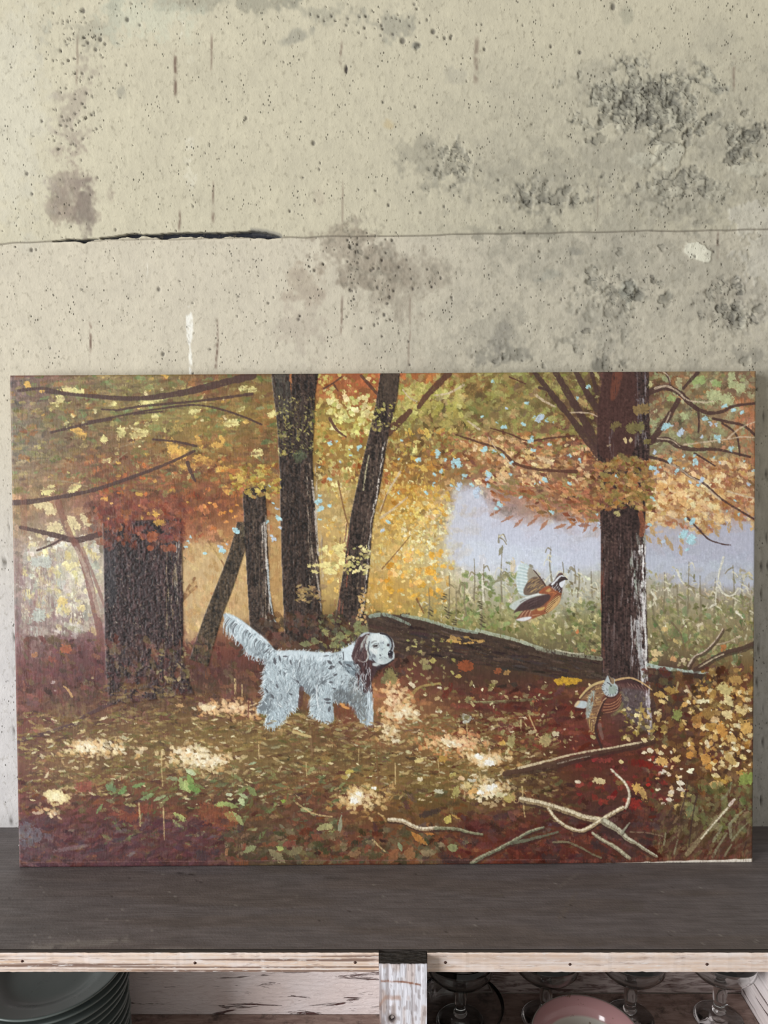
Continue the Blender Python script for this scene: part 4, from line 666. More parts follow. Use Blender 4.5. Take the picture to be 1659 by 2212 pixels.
trunk([(822, 806), (812, 870), (797, 940), (776, 1030), (757, 1120), (742, 1230), (722, 1350)], [(864, 806), (856, 870), (838, 945), (824, 1040), (806, 1130), (797, 1240), (784, 1350)], (62, 50, 44), crag=.45, relief=1.0)
fill([(826, 810), (860, 810), (854, 870), (820, 870)], (84, 70, 56), .5, 3, dry=.3); scatter(60, (795, 880, 870, 930), [(176, 164, 90), (150, 142, 80), (196, 184, 110)], (3, 7), (2, 4), (.6, 1.0), (.6, 1), (.05, .4), .3)
for y in range(960, 1330, 9): 
    x = np.interp(y, [945, 1040, 1130, 1240, 1350], [833, 819, 802, 793, 781]); dab(x+rs.normal(0, 1.5), y, 7, rs.uniform(1.2, 2.8), 1.571+.15, (222, 214, 202), rs.uniform(.5, 1), .25, th=.8); dab(x-rs.uniform(8, 20), y, 8, 1.6, 1.7, (140, 122, 104), rs.uniform(.3, .8), .3)
line([(797, 985), (790, 1020), (785, 1060)], 3, 3, (196, 188, 150), .8, .3); streaks(735, 760, 1140, 1340, 22, [(140, 84, 66), (110, 78, 64)], W=(1.4, 3), slope=-.08, tilt=.1)
trunk([(1304, 803), (1292, 880), (1290, 960), (1294, 1060), (1297, 1150), (1298, 1300), (1299, 1470)], [(1401, 803), (1402, 880), (1403, 960), (1396, 1060), (1393, 1150), (1396, 1300), (1402, 1480)], (64, 48, 45), crag=.35, relief=.8)
fill([(1304, 806), (1372, 806), (1368, 980), (1294, 980)], (84, 52, 46), .6, 6); fill([(1325, 806), (1345, 806), (1330, 860), (1318, 860)], (128, 72, 52), .6, 3, dry=.3)
streaks(1372, 1396, 810, 1000, 26, [(136, 128, 130), (110, 100, 104)], W=(1.2, 3)); streaks(1315, 1330, 930, 990, 8, [(110, 96, 98)])
streaks(1362, 1396, 1160, 1460, 90, [(214, 208, 206), (182, 176, 178), (150, 146, 140), (170, 178, 166)], W=(1, 2.8)); streaks(1384, 1397, 1180, 1470, 60, [(234, 232, 230), (222, 218, 216)], W=(1.2, 2.6)); streaks(1302, 1370, 1140, 1460, 80, [(100, 84, 80), (60, 46, 46), (112, 98, 96)], W=(1, 2.6)); streaks(1298, 1305, 1150, 1450, 20, [(132, 76, 60), (110, 70, 62)])
line([(1376, 1345), (1381, 1390), (1386, 1440), (1390, 1465)], 10, 8, (196, 198, 200), .7, .25); line([(1393, 1330), (1395, 1400), (1398, 1470)], 4, 3, (238, 236, 232), .85, .2)
scatter(620, (1280, 1412, 985, 1112), [(150, 124, 70), (166, 112, 70), (134, 116, 64), (190, 146, 92), (116, 72, 54)], (5, 12), (3, 6), (.2, .6), (.55, .95), (0, .4), .3, inside=lambda x, y: (y > 985+.25*np.abs(x-1350)) & (y < 1098+.12*np.abs(x-1345)))
for x, y, L, W, c in [(1385, 885, 18, 12, (146, 122, 76)), (1372, 925, 20, 12, (124, 116, 70)), (1330, 920, 12, 8, (122, 108, 66)), (1348, 990, 16, 7, (126, 112, 68)), (1398, 955, 9, 6, (124, 112, 64)), (1350, 952, 4, 7, (222, 200, 146)), (1363, 951, 4, 7, (222, 202, 150)), (1404, 832, 5, 8, (204, 196, 142)), (1333, 1110, 8, 6, (196, 184, 122)), (1315, 963, 6, 3, (170, 150, 120))]: dab(x, y, L, W, rs.normal(0, .4), c, .85, .05)
line([(1383, 1108), (1388, 1135), (1386, 1155)], 10, 12, (156, 92, 64), .7, .2)
scatter(110, (500, 605, 1005, 1075), [(168, 140, 66), (190, 164, 76), (140, 124, 64), (176, 108, 60), (206, 186, 98)], (5, 11), (3, 6), (.1, .6), (.6, .95), (.05, .4), .3)
scatter(90, (580, 700, 880, 985), [(150, 144, 80), (176, 164, 92), (120, 116, 66)], (3, 7), (2, 4), (.2, .8), (.5, .9), (.1, .45), .3, inside=lambda x, y: (x < 618) | (x > 668))
scatter(120, (215, 400, 1075, 1190), [(112, 58, 46), (96, 54, 46), (134, 72, 50)], (5, 12), (3, 7), (.6, .8), (.35, .75), (.2, .5), .15)
# --- holes of sky in the leaves
for t in '712 959 6;727 955 4;776 966 7;757 985 4;755 972 3;735 998 4;712 1036 6;690 1010 3;582 1050 4;691 1072 5;688 1085 9;692 1100 9;712 1093 6;601 1120 8;598 1100 5;590 1088 4;578 1128 5;605 1140 5;592 1165 7;586 1158 5;510 1147 9;476 1182 7;480 1190 9;490 1176 4;443 1196 5;412 1160 4;402 1182 5;406 1170 4;690 1123 4;838 1128 6;826 1147 6;1064 824 5;1138 871 6;1094 883 4;1165 905 11;1155 900 4;1180 910 5;1130 917 6;1195 913 3;1074 914 4;1088 924 8;1042 900 4;946 978 9;985 998 11;990 1005 9;962 994 5;953 1020 6;938 1026 5;904 993 7;867 952 4;862 992 4;1046 972 9;1068 975 5;1086 983 6;1105 1000 5;1055 1025 9;1003 1028 7;1052 1035 7;1187 962 6;1152 973 6;1145 953 8;1102 1025 5;1177 1037 8;1166 1043 4;1155 1046 3;1230 1045 6;992 1052 10;1030 1062 11;1020 1048 6;975 1050 5;936 1050 4;921 1066 6;938 1044 4;1080 1090 8;1072 1100 6;1055 1050 6;1125 1075 5;1193 1108 6;860 1066 4;1270 836 6;1247 862 5;1253 995 6;1232 985 5;1565 878 7;1585 887 7;1603 892 6;1523 905 8;1535 915 6;1546 918 5;1437 922 11;1470 935 10;1452 920 4;1550 945 9;1516 945 5;1580 971 7;1448 995 7;1415 978 6;1478 986 5;1500 985 5;1503 998 8;1542 988 4;1555 1000 4;1410 1012 9;1418 1022 7;1425 1010 4;1462 1018 6;1515 1038 8;1508 1048 6;1490 1042 5;1477 1012 4;1411 1078 6;1330 1028 4;1617 1047 6;1630 1018 5;1588 1082 4;1570 1105 4;1596 1112 5;1403 1134 6;1495 1128 9;1480 1122 5;1476 1155 12;1492 1165 12;1433 1170 6;1485 1188 6;1292 1135 6;1290 1113 4;1608 997 4'.split(';'):
    x, y, r = [float(q) for q in t.split()]; c = (176, 216, 224) if rs.rand() > .3 else (190, 206, 224); dab(x, y, r*1.0, r*.62, rs.uniform(-1.2, 1.2), c, .9, .0, th=.5); dab(x+rs.normal(0, r*.5), y+rs.normal(0, r*.5), r*.6, r*.4, rs.uniform(0, 3), c, .8, .1)
# --- undergrowth behind the dog, dark hollow
scatter(560, (560, 880, 1330, 1460), [(66, 50, 40), (80, 58, 44), (92, 60, 46), (58, 44, 38)], (6, 14), (4, 8), (.3, .8), (.5, .9), (0, .4), .2)
scatter(120, (690, 830, 1330, 1410), [(120, 124, 80), (150, 148, 96), (96, 104, 74), (176, 170, 110), (70, 60, 44)], (4, 9), (3, 5), (.2, 1.0), (.6, .95), (0, .4), .5)
for x, y, L, W in [(772, 1352, 9, 14), (790, 1360, 14, 10), (735, 1375, 11, 12), (720, 1395, 9, 9), (660, 1392, 14, 7), (680, 1385, 10, 8)]: dab(x, y, L, W, rs.normal(0, .5), (138, 144, 98), .7, .15, True)
scatter(70, (690, 800, 1180, 1240), [(236, 222, 156), (230, 214, 140), (196, 186, 124)], (4, 10), (3, 5), (-.2, .8), (.7, 1), (0, .3), .4)
for x, y, L, W, a in [(730, 1185, 12, 9, .3), (700, 1222, 16, 6, -.2), (682, 1222, 8, 4, 0), (680, 1236, 10, 4, .2), (712, 1235, 14, 6, .2), (735, 1198, 14, 7, .5), (740, 1180, 9, 5, -.5), (668, 1222, 5, 4, 0)]: dab(x, y, L, W, a, (232, 218, 148), .9, .05)
scatter(60, (640, 700, 1265, 1300), [(150, 122, 86), (176, 148, 96)], (4, 9), (2, 4), (-.1, .4), (.5, .9), (0, .4), .4); scatter(46, (770, 800, 1270, 1345), [(206, 176, 120), (190, 150, 90)], (3, 6), (2, 4), (.2, .8), (.6, 1), (0, .3), .4)
scatter(700, (40, 560, 1380, 1560), [(110, 62, 58), (96, 60, 56), (84, 56, 48), (120, 76, 58), (104, 84, 56), (76, 54, 46)], (6, 14), (3, 7), (.9, .6), (.3, .8), (.1, .5), .1)
for x, y, r, c in [(142, 1402, 12, (188, 104, 62)), (75, 1415, 8, (190, 128, 76)), (112, 1425, 9, (150, 80, 62)), (115, 1475, 5, (206, 196, 190)), (119, 1493, 3, (196, 184, 176)), (200, 1465, 4, (206, 190, 136))]: dab(x, y, r, r*.8, 0, c, .6, .25)
line([(138, 1483), (148, 1492), (155, 1505)], 3, 6, (206, 166, 110), .8, .2)
for x in (128, 145, 160, 180): line([(x, 1525), (x+2, 1550), (x+1, 1570)], 12, 10, (142, 122, 84), .4, .35)
line([(38, 1605), (70, 1592), (100, 1585), (140, 1572), (170, 1562), (180, 1550), (210, 1535), (240, 1520)], 9, 8, (82, 58, 60), .85, .15)
scatter(170, (215, 470, 1478, 1540), [(96, 70, 48), (120, 92, 58), (110, 84, 54), (84, 62, 48), (146, 122, 76)], (6, 14), (2, 4.5), (-.05, .3), (.4, .85), (.05, .5), .3)
scatter(60, (340, 420, 1400, 1500), [(120, 108, 76), (150, 134, 90), (96, 80, 58)], (3, 8), (2, 4), (.2, .8), (.5, .9), (.05, .4), .4)
# --- fallen log
LT = [(790, 1330), (830, 1326), (880, 1332), (950, 1350), (1035, 1367), (1100, 1383), (1180, 1405), (1240, 1413), (1300, 1421), (1400, 1437), (1490, 1450), (1545, 1460)]
LB = [(800, 1385), (880, 1415), (1000, 1432), (1100, 1446), (1200, 1462), (1300, 1470), (1400, 1496), (1470, 1492), (1545, 1474)]
def log(x0, x1):
    t = [p for p in LT if x0 <= p[0] <= x1]; b = [p for p in LB if x0 <= p[0] <= x1]; fill(t+b[::-1], (66, 50, 42), .95, 2, False, .25, N_CRAG, th=.7)
log(780, 1300); log(1395, 1550)
scatter(520, (800, 1300, 1335, 1470), [(56, 42, 38), (74, 56, 44), (48, 40, 40), (84, 66, 50)], (10, 26), (2, 4), (.2, .08), (.4, .85), (0, .45), .1, inside=lambda x, y: (y > 1340+(x-830)*.18) & (y < 1405+(x-830)*.16))
scatter(240, (830, 1130, 1345, 1440), [(120, 104, 84), (96, 80, 64), (140, 124, 100)], (1.2, 3), (.8, 1.8), (.4, 1.2), (.5, .9), (.1, .4), .1, inside=lambda x, y: (y > 1345+(x-830)*.18) & (y < 1400+(x-830)*.16), th=.9)
line([(800, 1332), (830, 1328), (860, 1338), (885, 1350)], 9, 5, (150, 166, 150), .8, .3); line([(870, 1330), (920, 1340), (980, 1358), (1030, 1367)], 7, 6, (160, 174, 156), .8, .3); line([(1030, 1362), (1060, 1370), (1110, 1382), (1170, 1402)], 7, 7, (176, 184, 164), .85, .25); line([(1160, 1402), (1210, 1411), (1298, 1424)], 7, 9, (150, 152, 130), .75, .35); line([(1200, 1404), (1230, 1411), (1260, 1413)], 3, 3, (216, 208, 184), .8, .2)
line([(1400, 1438), (1430, 1444), (1480, 1450), (1540, 1456)], 10, 4, (184, 200, 190), .9, .15)
scatter(24, (950, 1040, 1375, 1395), [(206, 164, 90), (190, 150, 84)], (5, 10), (2, 4), (.2, .2), (.6, 1), (0, .3), .3, inside=lambda x, y: np.abs(y-1382-(x-990)*.1) < 7)
scatter(50, (880, 980, 1380, 1480), [(156, 150, 96), (186, 176, 112), (120, 104, 70)], (4, 7), (2.5, 4), (.3, 1), (.6, .95), (0, .3), .5)
for x, y, r, c in [(915, 1430, 11, (166, 152, 104)), (922, 1442, 11, (150, 144, 96)), (935, 1428, 9, (190, 178, 104)), (990, 1462, 8, (196, 172, 96)), (1005, 1440, 18, (150, 78, 46)), (1095, 1454, 9, (176, 136, 82)), (1075, 1450, 10, (150, 84, 52)), (1020, 1512, 9, (190, 158, 88)), (1017, 1514, 12, (146, 138, 92)), (1162, 1532, 9, (150, 106, 52)), (1135, 1503, 8, (138, 124, 90)), (1110, 1480, 9, (60, 50, 42))]: dab(x, y, r, r*.65, rs.normal(.2, .4), c, .85, .1, rs.rand() > .5)
for x, y in [(1210, 1472), (1225, 1468), (1235, 1475), (1245, 1470), (1215, 1478)]: dab(x, y, 15, 5, .1, (206, 162, 52), .85, .15)
for p, w in [([(1010, 1518), (1060, 1518), (1120, 1514), (1190, 1508)], 7)]: line(p, 4, w, (112, 106, 74), .8, .2); line([(1010, 1517), (1060, 1516), (1110, 1513)], 3, 3, (150, 146, 104), .8, .2)
line([(872, 1520), (890, 1500), (910, 1484), (950, 1477)], 8, 4, (168, 146, 88), .85, .1)
scatter(200, (960, 1300, 1490, 1620), [(112, 52, 40), (96, 46, 38), (124, 62, 44), (78, 44, 38)], (8, 20), (3, 7), (0, .5), (.4, .8), (0, .4), .1)
# --- forest floor
GR = [(152, 132, 84), (122, 98, 58), (172, 148, 100), (98, 68, 48), (132, 112, 66), (110, 104, 62)]
scatter(2600, (40, 1200, 1540, 1720), GR, (5, 14), (1.8, 4.5), (0, .25), (.35, .9), (.05, .5), .35)
scatter(420, (60, 1150, 1550, 1740), [(206, 190, 146), (190, 168, 118), (176, 166, 128), (212, 200, 160)], (4, 10), (1.6, 3.5), (0, .35), (.6, 1), (0, .35), .5)
scatter(1100, (40, 1250, 1690, 1865), [(112, 70, 48), (92, 64, 44), (130, 78, 48), (84, 76, 48), (78, 48, 42), (120, 98, 60)], (7, 17), (3, 6), (0, .5), (.35, .8), (.05, .5), .3)
scatter(230, (230, 780, 1655, 1830), [(106, 114, 72), (126, 132, 84), (84, 92, 62), (148, 150, 102)], (7, 15), (2.5, 5), (-.3, .5), (.4, .9), (.1, .45), .7)
scatter(260, (480, 960, 1785, 1865), [(104, 92, 64), (92, 76, 54), (124, 106, 78), (118, 66, 46), (74, 72, 50), (76, 54, 44)], (8, 18), (4, 8), (.2, .7), (.5, .9), (.05, .4), .5)
for x, y, L, W, a, c in [(395, 1695, 18, 8, 1.1, (160, 178, 112)), (405, 1700, 16, 7, 1.2, (176, 190, 120)), (412, 1668, 14, 7, .5, (190, 200, 150)), (300, 1697, 16, 5, -.3, (116, 146, 90)), (240, 1703, 14, 9, .6, (112, 136, 96)), (265, 1708, 13, 7, -.8, (118, 150, 92)), (318, 1722, 18, 6, -.4, (132, 152, 104)), (345, 1725, 16, 5, -.4, (150, 164, 120)), (390, 1767, 20, 7, .6, (176, 188, 116)), (385, 1782, 17, 6, .7, (146, 156, 104)), (215, 1748, 14, 4, -1.0, (120, 140, 92)), (500, 1765, 18, 10, .5, (176, 186, 110)), (515, 1770, 20, 7, .9, (160, 170, 112)), (480, 1738, 18, 7, -.1, (168, 186, 110)), (498, 1740, 18, 6, .3, (146, 160, 98)), (522, 1732, 11, 7, 1.1, (196, 212, 160)), (495, 1717, 8, 5, 0, (206, 216, 180)), (525, 1720, 12, 5, .5, (180, 196, 150)), (545, 1710, 14, 7, .8, (126, 140, 88)), (412, 1690, 20, 8, 1.2, (128, 158, 86)), (420, 1705, 16, 9, .4, (112, 146, 76)), (612, 1731, 6, 5, .3, (142, 172, 72)), (605, 1833, 9, 6, .4, (176, 190, 110)), (545, 1650, 10, 4, -.3, (170, 188, 150)), (412, 1670, 12, 5, .5, (196, 208, 168)), (700, 1788, 18, 8, -.2, (160, 158, 108)), (712, 1787, 8, 9, 0, (176, 168, 116)), (735, 1783, 5, 20, .15, (150, 154, 128)), (598, 1850, 24, 10, .7, (140, 130, 96)), (640, 1838, 18, 9, -.5, (128, 118, 84)), (540, 1835, 16, 8, -.4, (142, 148, 104)), (978, 1832, 13, 9, .2, (142, 150, 104)), (1005, 1820, 8, 6, 0, (132, 132, 94)), (865, 1830, 5, 12, -.4, (140, 152, 116)), (885, 1845, 14, 14, .5, (150, 106, 70)), (850, 1850, 12, 16, .5, (140, 92, 62)), (905, 1812, 24, 7, .7, (186, 126, 62)), (967, 1772, 9, 11, .5, (206, 190, 104)), (985, 1765, 12, 4, .5, (190, 152, 84)), (755, 1668, 11, 6, -.2, (206, 186, 96)), (745, 1680, 8, 6, .2, (176, 154, 84)), (925, 1800, 14, 5, .3, (180, 118, 60)), (765, 1845, 16, 8, -.2, (140, 108, 76))]:
    dab(x, y, L, W, a, c, .85, .12, True, rs.uniform(-.3, .3), th=.4)
scatter(500, (40, 480, 1770, 1870), [(92, 56, 60), (82, 52, 56), (104, 62, 58), (76, 56, 60)], (8, 20), (3, 7), (-.2, .5), (.3, .7), (.05, .5), .2)
for x, y, L, W, a, c in [(52, 1795, 14, 22, .5, (112, 114, 122)), (75, 1805, 16, 16, .3, (116, 114, 122)), (60, 1822, 18, 10, -.2, (104, 100, 108)), (105, 1808, 12, 8, .3, (110, 100, 108)), (155, 1833, 45, 5, -.18, (128, 110, 112)), (255, 1815, 20, 5, -.3, (74, 66, 72)), (210, 1838, 18, 5, -.05, (74, 66, 72)), (285, 1845, 14, 4, -.7, (124, 116, 118)), (205, 1850, 5, 4, 0, (150, 92, 62)), (280, 1752, 14, 10, .2, (72, 52, 54)), (275, 1765, 22, 12, .3, (136, 72, 52)), (315, 1748, 16, 10, 0, (140, 74, 54)), (180, 1700, 18, 12, 0, (146, 74, 66)), (470, 1765, 46, 22, .4, (138, 76, 50)), (520, 1790, 8, 10, 0, (66, 52, 54)), (485, 1775, 9, 8, 0, (70, 54, 54)), (490, 1840, 4, 11, .2, (200, 140, 100)), (435, 1850, 16, 14, .5, (66, 52, 56)), (465, 1840, 10, 9, 0, (62, 48, 52))]: dab(x, y, L, W, a, c, .6, .3)
# sunlit patches
def sun(x, y, rx, ry, n, hot=.5, cols=None):
    cols = cols or [(226, 200, 146), (236, 214, 164), (214, 168, 108), (242, 228, 194)]
    for _ in range(n):
        a = rs.normal(0, .5); b = rs.normal(0, .5); d = min(1, math.hypot(a, b)); c = np.array(cols[rs.randint(len(cols))], float); w = np.array((250, 244, 226.)); c = c*(1-hot*(1-d))+w*hot*(1-d)
        dab(x+a*rx, y+b*ry, rs.uniform(5, 10), rs.uniform(2.5, 5), rs.normal(.5, .7), c, rs.uniform(.5, 1)*(1.1-.4*d), .15, th=.6)
sun(205, 1618, 92, 20, 90, .4); sun(190, 1613, 50, 14, 50, .6); sun(415, 1628, 66, 26, 90, .65); sun(450, 1645, 66, 22, 90, .6); sun(500, 1530, 66, 20, 80, .45, [(230, 186, 130), (238, 206, 156), (226, 170, 112)]); sun(455, 1528, 30, 7, 20, .6)
sun(785, 1728, 66, 30, 110, .4, [(214, 176, 112), (226, 196, 136), (190, 146, 84)]); sun(768, 1722, 22, 14, 30, .8); sun(1060, 1712, 56, 30, 90, .5); sun(1055, 1702, 26, 14, 34, .8); sun(985, 1604, 82, 26, 100, .45, [(224, 160, 104), (232, 190, 128), (214, 144, 92)]); sun(972, 1608, 26, 14, 26, .8); sun(1050, 1640, 62, 18, 70, .65, [(226, 176, 112), (240, 214, 160)]); sun(1052, 1648, 30, 8, 20, .9)
sun(852, 1515, 36, 52, 110, .45, [(226, 176, 118), (236, 204, 150), (214, 150, 98)]); sun(870, 1540, 44, 22, 60, .55); sun(840, 1580, 30, 26, 30, .5); sun(126, 1722, 30, 22, 46, .4, [(232, 214, 156), (222, 200, 140)]); sun(108, 1755, 26, 12, 14, .5); sun(120, 1722, 18, 14, 26, .55, [(236, 222, 168)])
for x, y, L, W, a in [(765, 1730, 8, 8, .2), (775, 1715, 8, 5, .2), (808, 1703, 6, 4, 0), (1058, 1703, 9, 7, .3), (1038, 1712, 8, 5, .2), (1068, 1698, 6, 5, 0), (1058, 1648, 11, 8, .2), (1035, 1635, 11, 6, .2)]: dab(x, y, L, W, a, (250, 247, 236), .95, th=.7)
for x, y, L, W, a, c in [(1010, 1697, 10, 7, .8, (222, 200, 140)), (1022, 1710, 12, 7, -.2, (226, 176, 108)), (985, 1712, 8, 13, .3, (176, 166, 100)), (1100, 1725, 14, 9, -.3, (176, 160, 92)), (1080, 1718, 9, 7, .3, (214, 206, 160)), (855, 1602, 9, 5, -.2, (240, 228, 196)), (882, 1625, 8, 5, .4, (226, 220, 170)), (905, 1643, 10, 6, -.1, (226, 208, 142)), (956, 1640, 11, 7, 0, (186, 146, 72)), (907, 1684, 6, 5, 0, (234, 222, 190)), (996, 1682, 8, 5, .2, (234, 200, 160)), (978, 1675, 9, 5, -.3, (190, 176, 104)), (1020, 1687, 12, 4, .1, (206, 204, 190)), (948, 1710, 11, 5, .1, (206, 204, 180)), (1085, 1605, 7, 6, 0, (214, 172, 90)), (1125, 1565, 3, 14, 0, (200, 180, 130)), (1150, 1582, 10, 5, -.3, (196, 180, 140)), (1200, 1585, 9, 6, 0, (212, 204, 170)), (1178, 1600, 12, 12, .8, (176, 160, 110)), (1105, 1600, 9, 16, .2, (166, 156, 104)), (1008, 1550, 14, 7, .3, (182, 182, 166)), (1006, 1560, 8, 4, 0, (200, 204, 190)), (890, 1480, 9, 5, .8, (232, 222, 190)), (950, 1487, 6, 3, .1, (236, 228, 204)), (948, 1538, 7, 4, .1, (230, 222, 196)), (960, 1580, 6, 3, .2, (226, 216, 190)), (830, 1467, 6, 4, 0, (232, 220, 176)), (836, 1462, 7, 16, .1, (124, 120, 76)), (846, 1458, 7, 17, -.2, (132, 124, 78)), (852, 1470, 6, 14, .3, (140, 130, 82)), (828, 1470, 6, 10, .3, (112, 106, 70))]: dab(x, y, L, W, a, c, .85, .1)
for p, w in [([(1142, 1545), (1155, 1575), (1162, 1590), (1180, 1600)], 3), ([(1008, 1562), (1010, 1590), (1012, 1605)], 2), ([(946, 1640), (950, 1680)], 2), ([(1036, 1668), (1040, 1695)], 4), ([(854, 1650), (854, 1695)], 3), ([(1128, 1700), (1131, 1740), (1134, 1765)], 4), ([(640, 1735), (670, 1755), (695, 1762), (717, 1765)], 4), ([(350, 1635), (349, 1660), (352, 1700)], 3), ([(353, 1745), (354, 1780), (355, 1815)], 3), ([(300, 1735), (302, 1760), (303, 1785)], 4), ([(559, 1610), (560, 1640)], 3), ([(671, 1580), (673, 1610), (674, 1630)], 4), ([(661, 1648), (663, 1680)], 2), ([(775, 1620), (775, 1645)], 2), ([(805, 1815), (820, 1830), (832, 1840)], 4), ([(1100, 1718), (1115, 1735), (1128, 1720)], 3), ([(508, 1468), (508, 1500)], 5), ([(523, 1480), (523, 1505)], 3), ([(537, 1515), (536, 1555)], 2.5)]: line(p, w, w*.7, (206, 180, 128) if p[0][0] != 537 else (110, 62, 52), .8, .25)
line([(672, 1575), (674, 1610), (675, 1632)], 7, 8, (104, 74, 50), .7, .15); line([(812, 1610), (815, 1650), (818, 1690)], 4, 4, (116, 82, 50), .7, .15)
scatter(130, (880, 1290, 1435, 1620), [(150, 142, 94), (172, 158, 108), (128, 112, 72), (186, 166, 116), (146, 84, 54)], (4, 9), (2.5, 5), (.3, .9), (.55, .95), (.05, .4), .5, inside=lambda x, y: y > 1455+(x-880)*.09)
scatter(60, (900, 1300, 1470, 1640), [(206, 192, 146), (222, 208, 168)], (3, 6), (1.8, 3.2), (.3, .8), (.7, 1), (0, .3), .5)
# right-hand brush
scatter(520, (1390, 1630, 1440, 1760), [(86, 56, 40), (104, 68, 40), (74, 46, 38), (118, 82, 46), (96, 50, 38), (92, 80, 50)], (7, 15), (4, 8), (.5, .8), (.4, .85), (0, .4), .3)
scatter(290, (1470, 1630, 1440, 1690), [(192, 146, 80), (216, 184, 120), (166, 118, 62), (180, 150, 92), (206, 160, 90), (150, 120, 70), (82, 56, 42)], (4, 10), (2.5, 6), (.5, .8), (.6, 1), (0, .35), .4, inside=lambda x, y: x > 1470+.15*(y-1440)-40*np.sin(y/40.))
scatter(70, (1480, 1625, 1490, 1680), [(234, 216, 166), (226, 200, 140), (240, 228, 190)], (4, 10), (3, 6), (.6, .7), (.8, 1), (0, .2), .4)
scatter(60, (1400, 1530, 1610, 1740), [(240, 230, 204), (232, 212, 168), (226, 190, 128)], (4, 8), (2.5, 5), (.4, .6), (.8, 1), (0, .2), .3, inside=lambda x, y: np.abs(x-1440-(y-1660)*.3) < 34)
scatter(50, (1340, 1440, 1500, 1600), [(214, 196, 140), (186, 160, 92), (150, 128, 70)], (4, 9), (2.5, 5), (.6, .8), (.7, 1), (0, .25), .4)
scatter(90, (1250, 1440, 1620, 1760), [(132, 40, 36), (110, 40, 36), (150, 60, 44), (92, 60, 42), (84, 46, 44)], (6, 13), (4, 8), (.4, .8), (.4, .85), (0, .4), .2)
for x, y, L, W, a, c in [(1375, 1703, 9, 12, -.3, (218, 178, 100)), (1388, 1715, 7, 15, -.4, (190, 156, 96)), (1293, 1688, 15, 7, .2, (216, 200, 150)), (1340, 1690, 11, 7, 0, (130, 104, 62)), (1248, 1690, 7, 4, .2, (228, 216, 190)), (1342, 1646, 6, 5, .3, (226, 210, 150)), (1430, 1645, 14, 9, .2, (226, 182, 110)), (1490, 1632, 9, 9, .2, (206, 146, 72)), (1525, 1640, 13, 12, .6, (208, 152, 80)), (1532, 1658, 8, 7, .3, (196, 140, 66)), (1545, 1645, 6, 6, 0, (186, 130, 62)), (1460, 1642, 11, 7, .2, (226, 196, 128)), (1548, 1697, 18, 10, .2, (216, 176, 112)), (1577, 1640, 18, 9, .8, (196, 166, 104)), (1610, 1685, 14, 14, .3, (132, 148, 74)), (1622, 1680, 8, 14, 0, (142, 158, 80)), (1465, 1745, 15, 9, .2, (210, 184, 116)), (1490, 1757, 10, 12, .6, (176, 150, 96)), (1405, 1622, 8, 6, .2, (240, 230, 200)), (1392, 1626, 6, 4, 0, (240, 228, 196)), (1428, 1628, 7, 5, .2, (236, 222, 180)), (1470, 1692, 10, 6, .3, (244, 236, 214)), (1468, 1705, 8, 5, -.1, (240, 230, 206)), (1450, 1712, 8, 5, .3, (238, 226, 200)), (1446, 1728, 8, 5, .5, (240, 228, 206)), (1433, 1737, 6, 4, .3, (236, 220, 200)), (1370, 1735, 14, 10, .3, (140, 44, 36)), (1400, 1696, 6, 5, 0, (178, 48, 40)), (1535, 1570, 12, 9, .2, (176, 132, 64)), (1560, 1580, 10, 22, -.4, (206, 150, 76)), (1612, 1572, 14, 13, 0, (216, 172, 98)), (1563, 1400, 7, 8, 0, (176, 112, 66)), (1455, 1425, 7, 6, .5, (210, 160, 112)), (1418, 1412, 14, 7, .2, (222, 196, 146)), (1415, 1426, 8, 5, 0, (216, 184, 130)), (1476, 1426, 7, 6, -.9, (226, 204, 170)), (1435, 1360, 8, 6, .3, (216, 186, 126)), (1247, 1366, 4, 6, .2, (214, 132, 84)), (1282, 1406, 6, 4, .2, (206, 146, 98)), (1460, 1386, 8, 5, .8, (206, 180, 120)), (1462, 1545, 11, 12, .2, (142, 148, 84)), (1425, 1502, 14, 8, .2, (206, 170, 96)), (1450, 1492, 18, 8, .2, (170, 136, 72)), (1430, 1516, 8, 5, .4, (232, 206, 140)), (1565, 1490, 16, 12, .6, (206, 190, 130)), (1575, 1515, 16, 8, .9, (222, 206, 150)), (1540, 1500, 8, 11, .4, (176, 138, 74)), (1590, 1470, 16, 10, .3, (180, 144, 84)), (1530, 1540, 12, 14, .8, (150, 116, 64)), (1505, 1555, 10, 12, .7, (158, 114, 60)), (1615, 1512, 8, 6, .2, (216, 196, 146)), (1600, 1535, 14, 8, .5, (224, 200, 140)), (1570, 1545, 14, 9, .5, (232, 212, 156)), (1580, 1595, 14, 10, .4, (214, 176, 110))]: dab(x, y, L, W, a, c, .9, .05, rs.rand() > .5)
scatter(300, (1400, 1632, 1740, 1865), [(92, 72, 48), (104, 84, 56), (80, 54, 44), (96, 60, 46), (120, 104, 70)], (8, 20), (3, 6), (-.9, .4), (.35, .8), (.05, .5), .3)
scatter(120, (1480, 1630, 1690, 1800), [(112, 112, 70), (132, 126, 82), (96, 96, 62)], (6, 14), (4, 7), (.4, .8), (.4, .8), (0, .4), .3)
scatter(340, (1000, 1420, 1760, 1868), [(96, 50, 40), (112, 56, 40), (78, 46, 42), (88, 42, 36), (70, 50, 48)], (8, 20), (4, 8), (.1, .6), (.35, .8), (0, .4), .2)
for x, y, L, W, a in [(985, 1860, 34, 10, .2), (1190, 1855, 22, 10, .3), (1295, 1830, 22, 8, .5), (1320, 1800, 26, 10, .4), (1395, 1820, 16, 7, .2), (930, 1757, 26, 7, -.3)]: dab(x, y, L, W, a, (58, 44, 44), .7, .15)
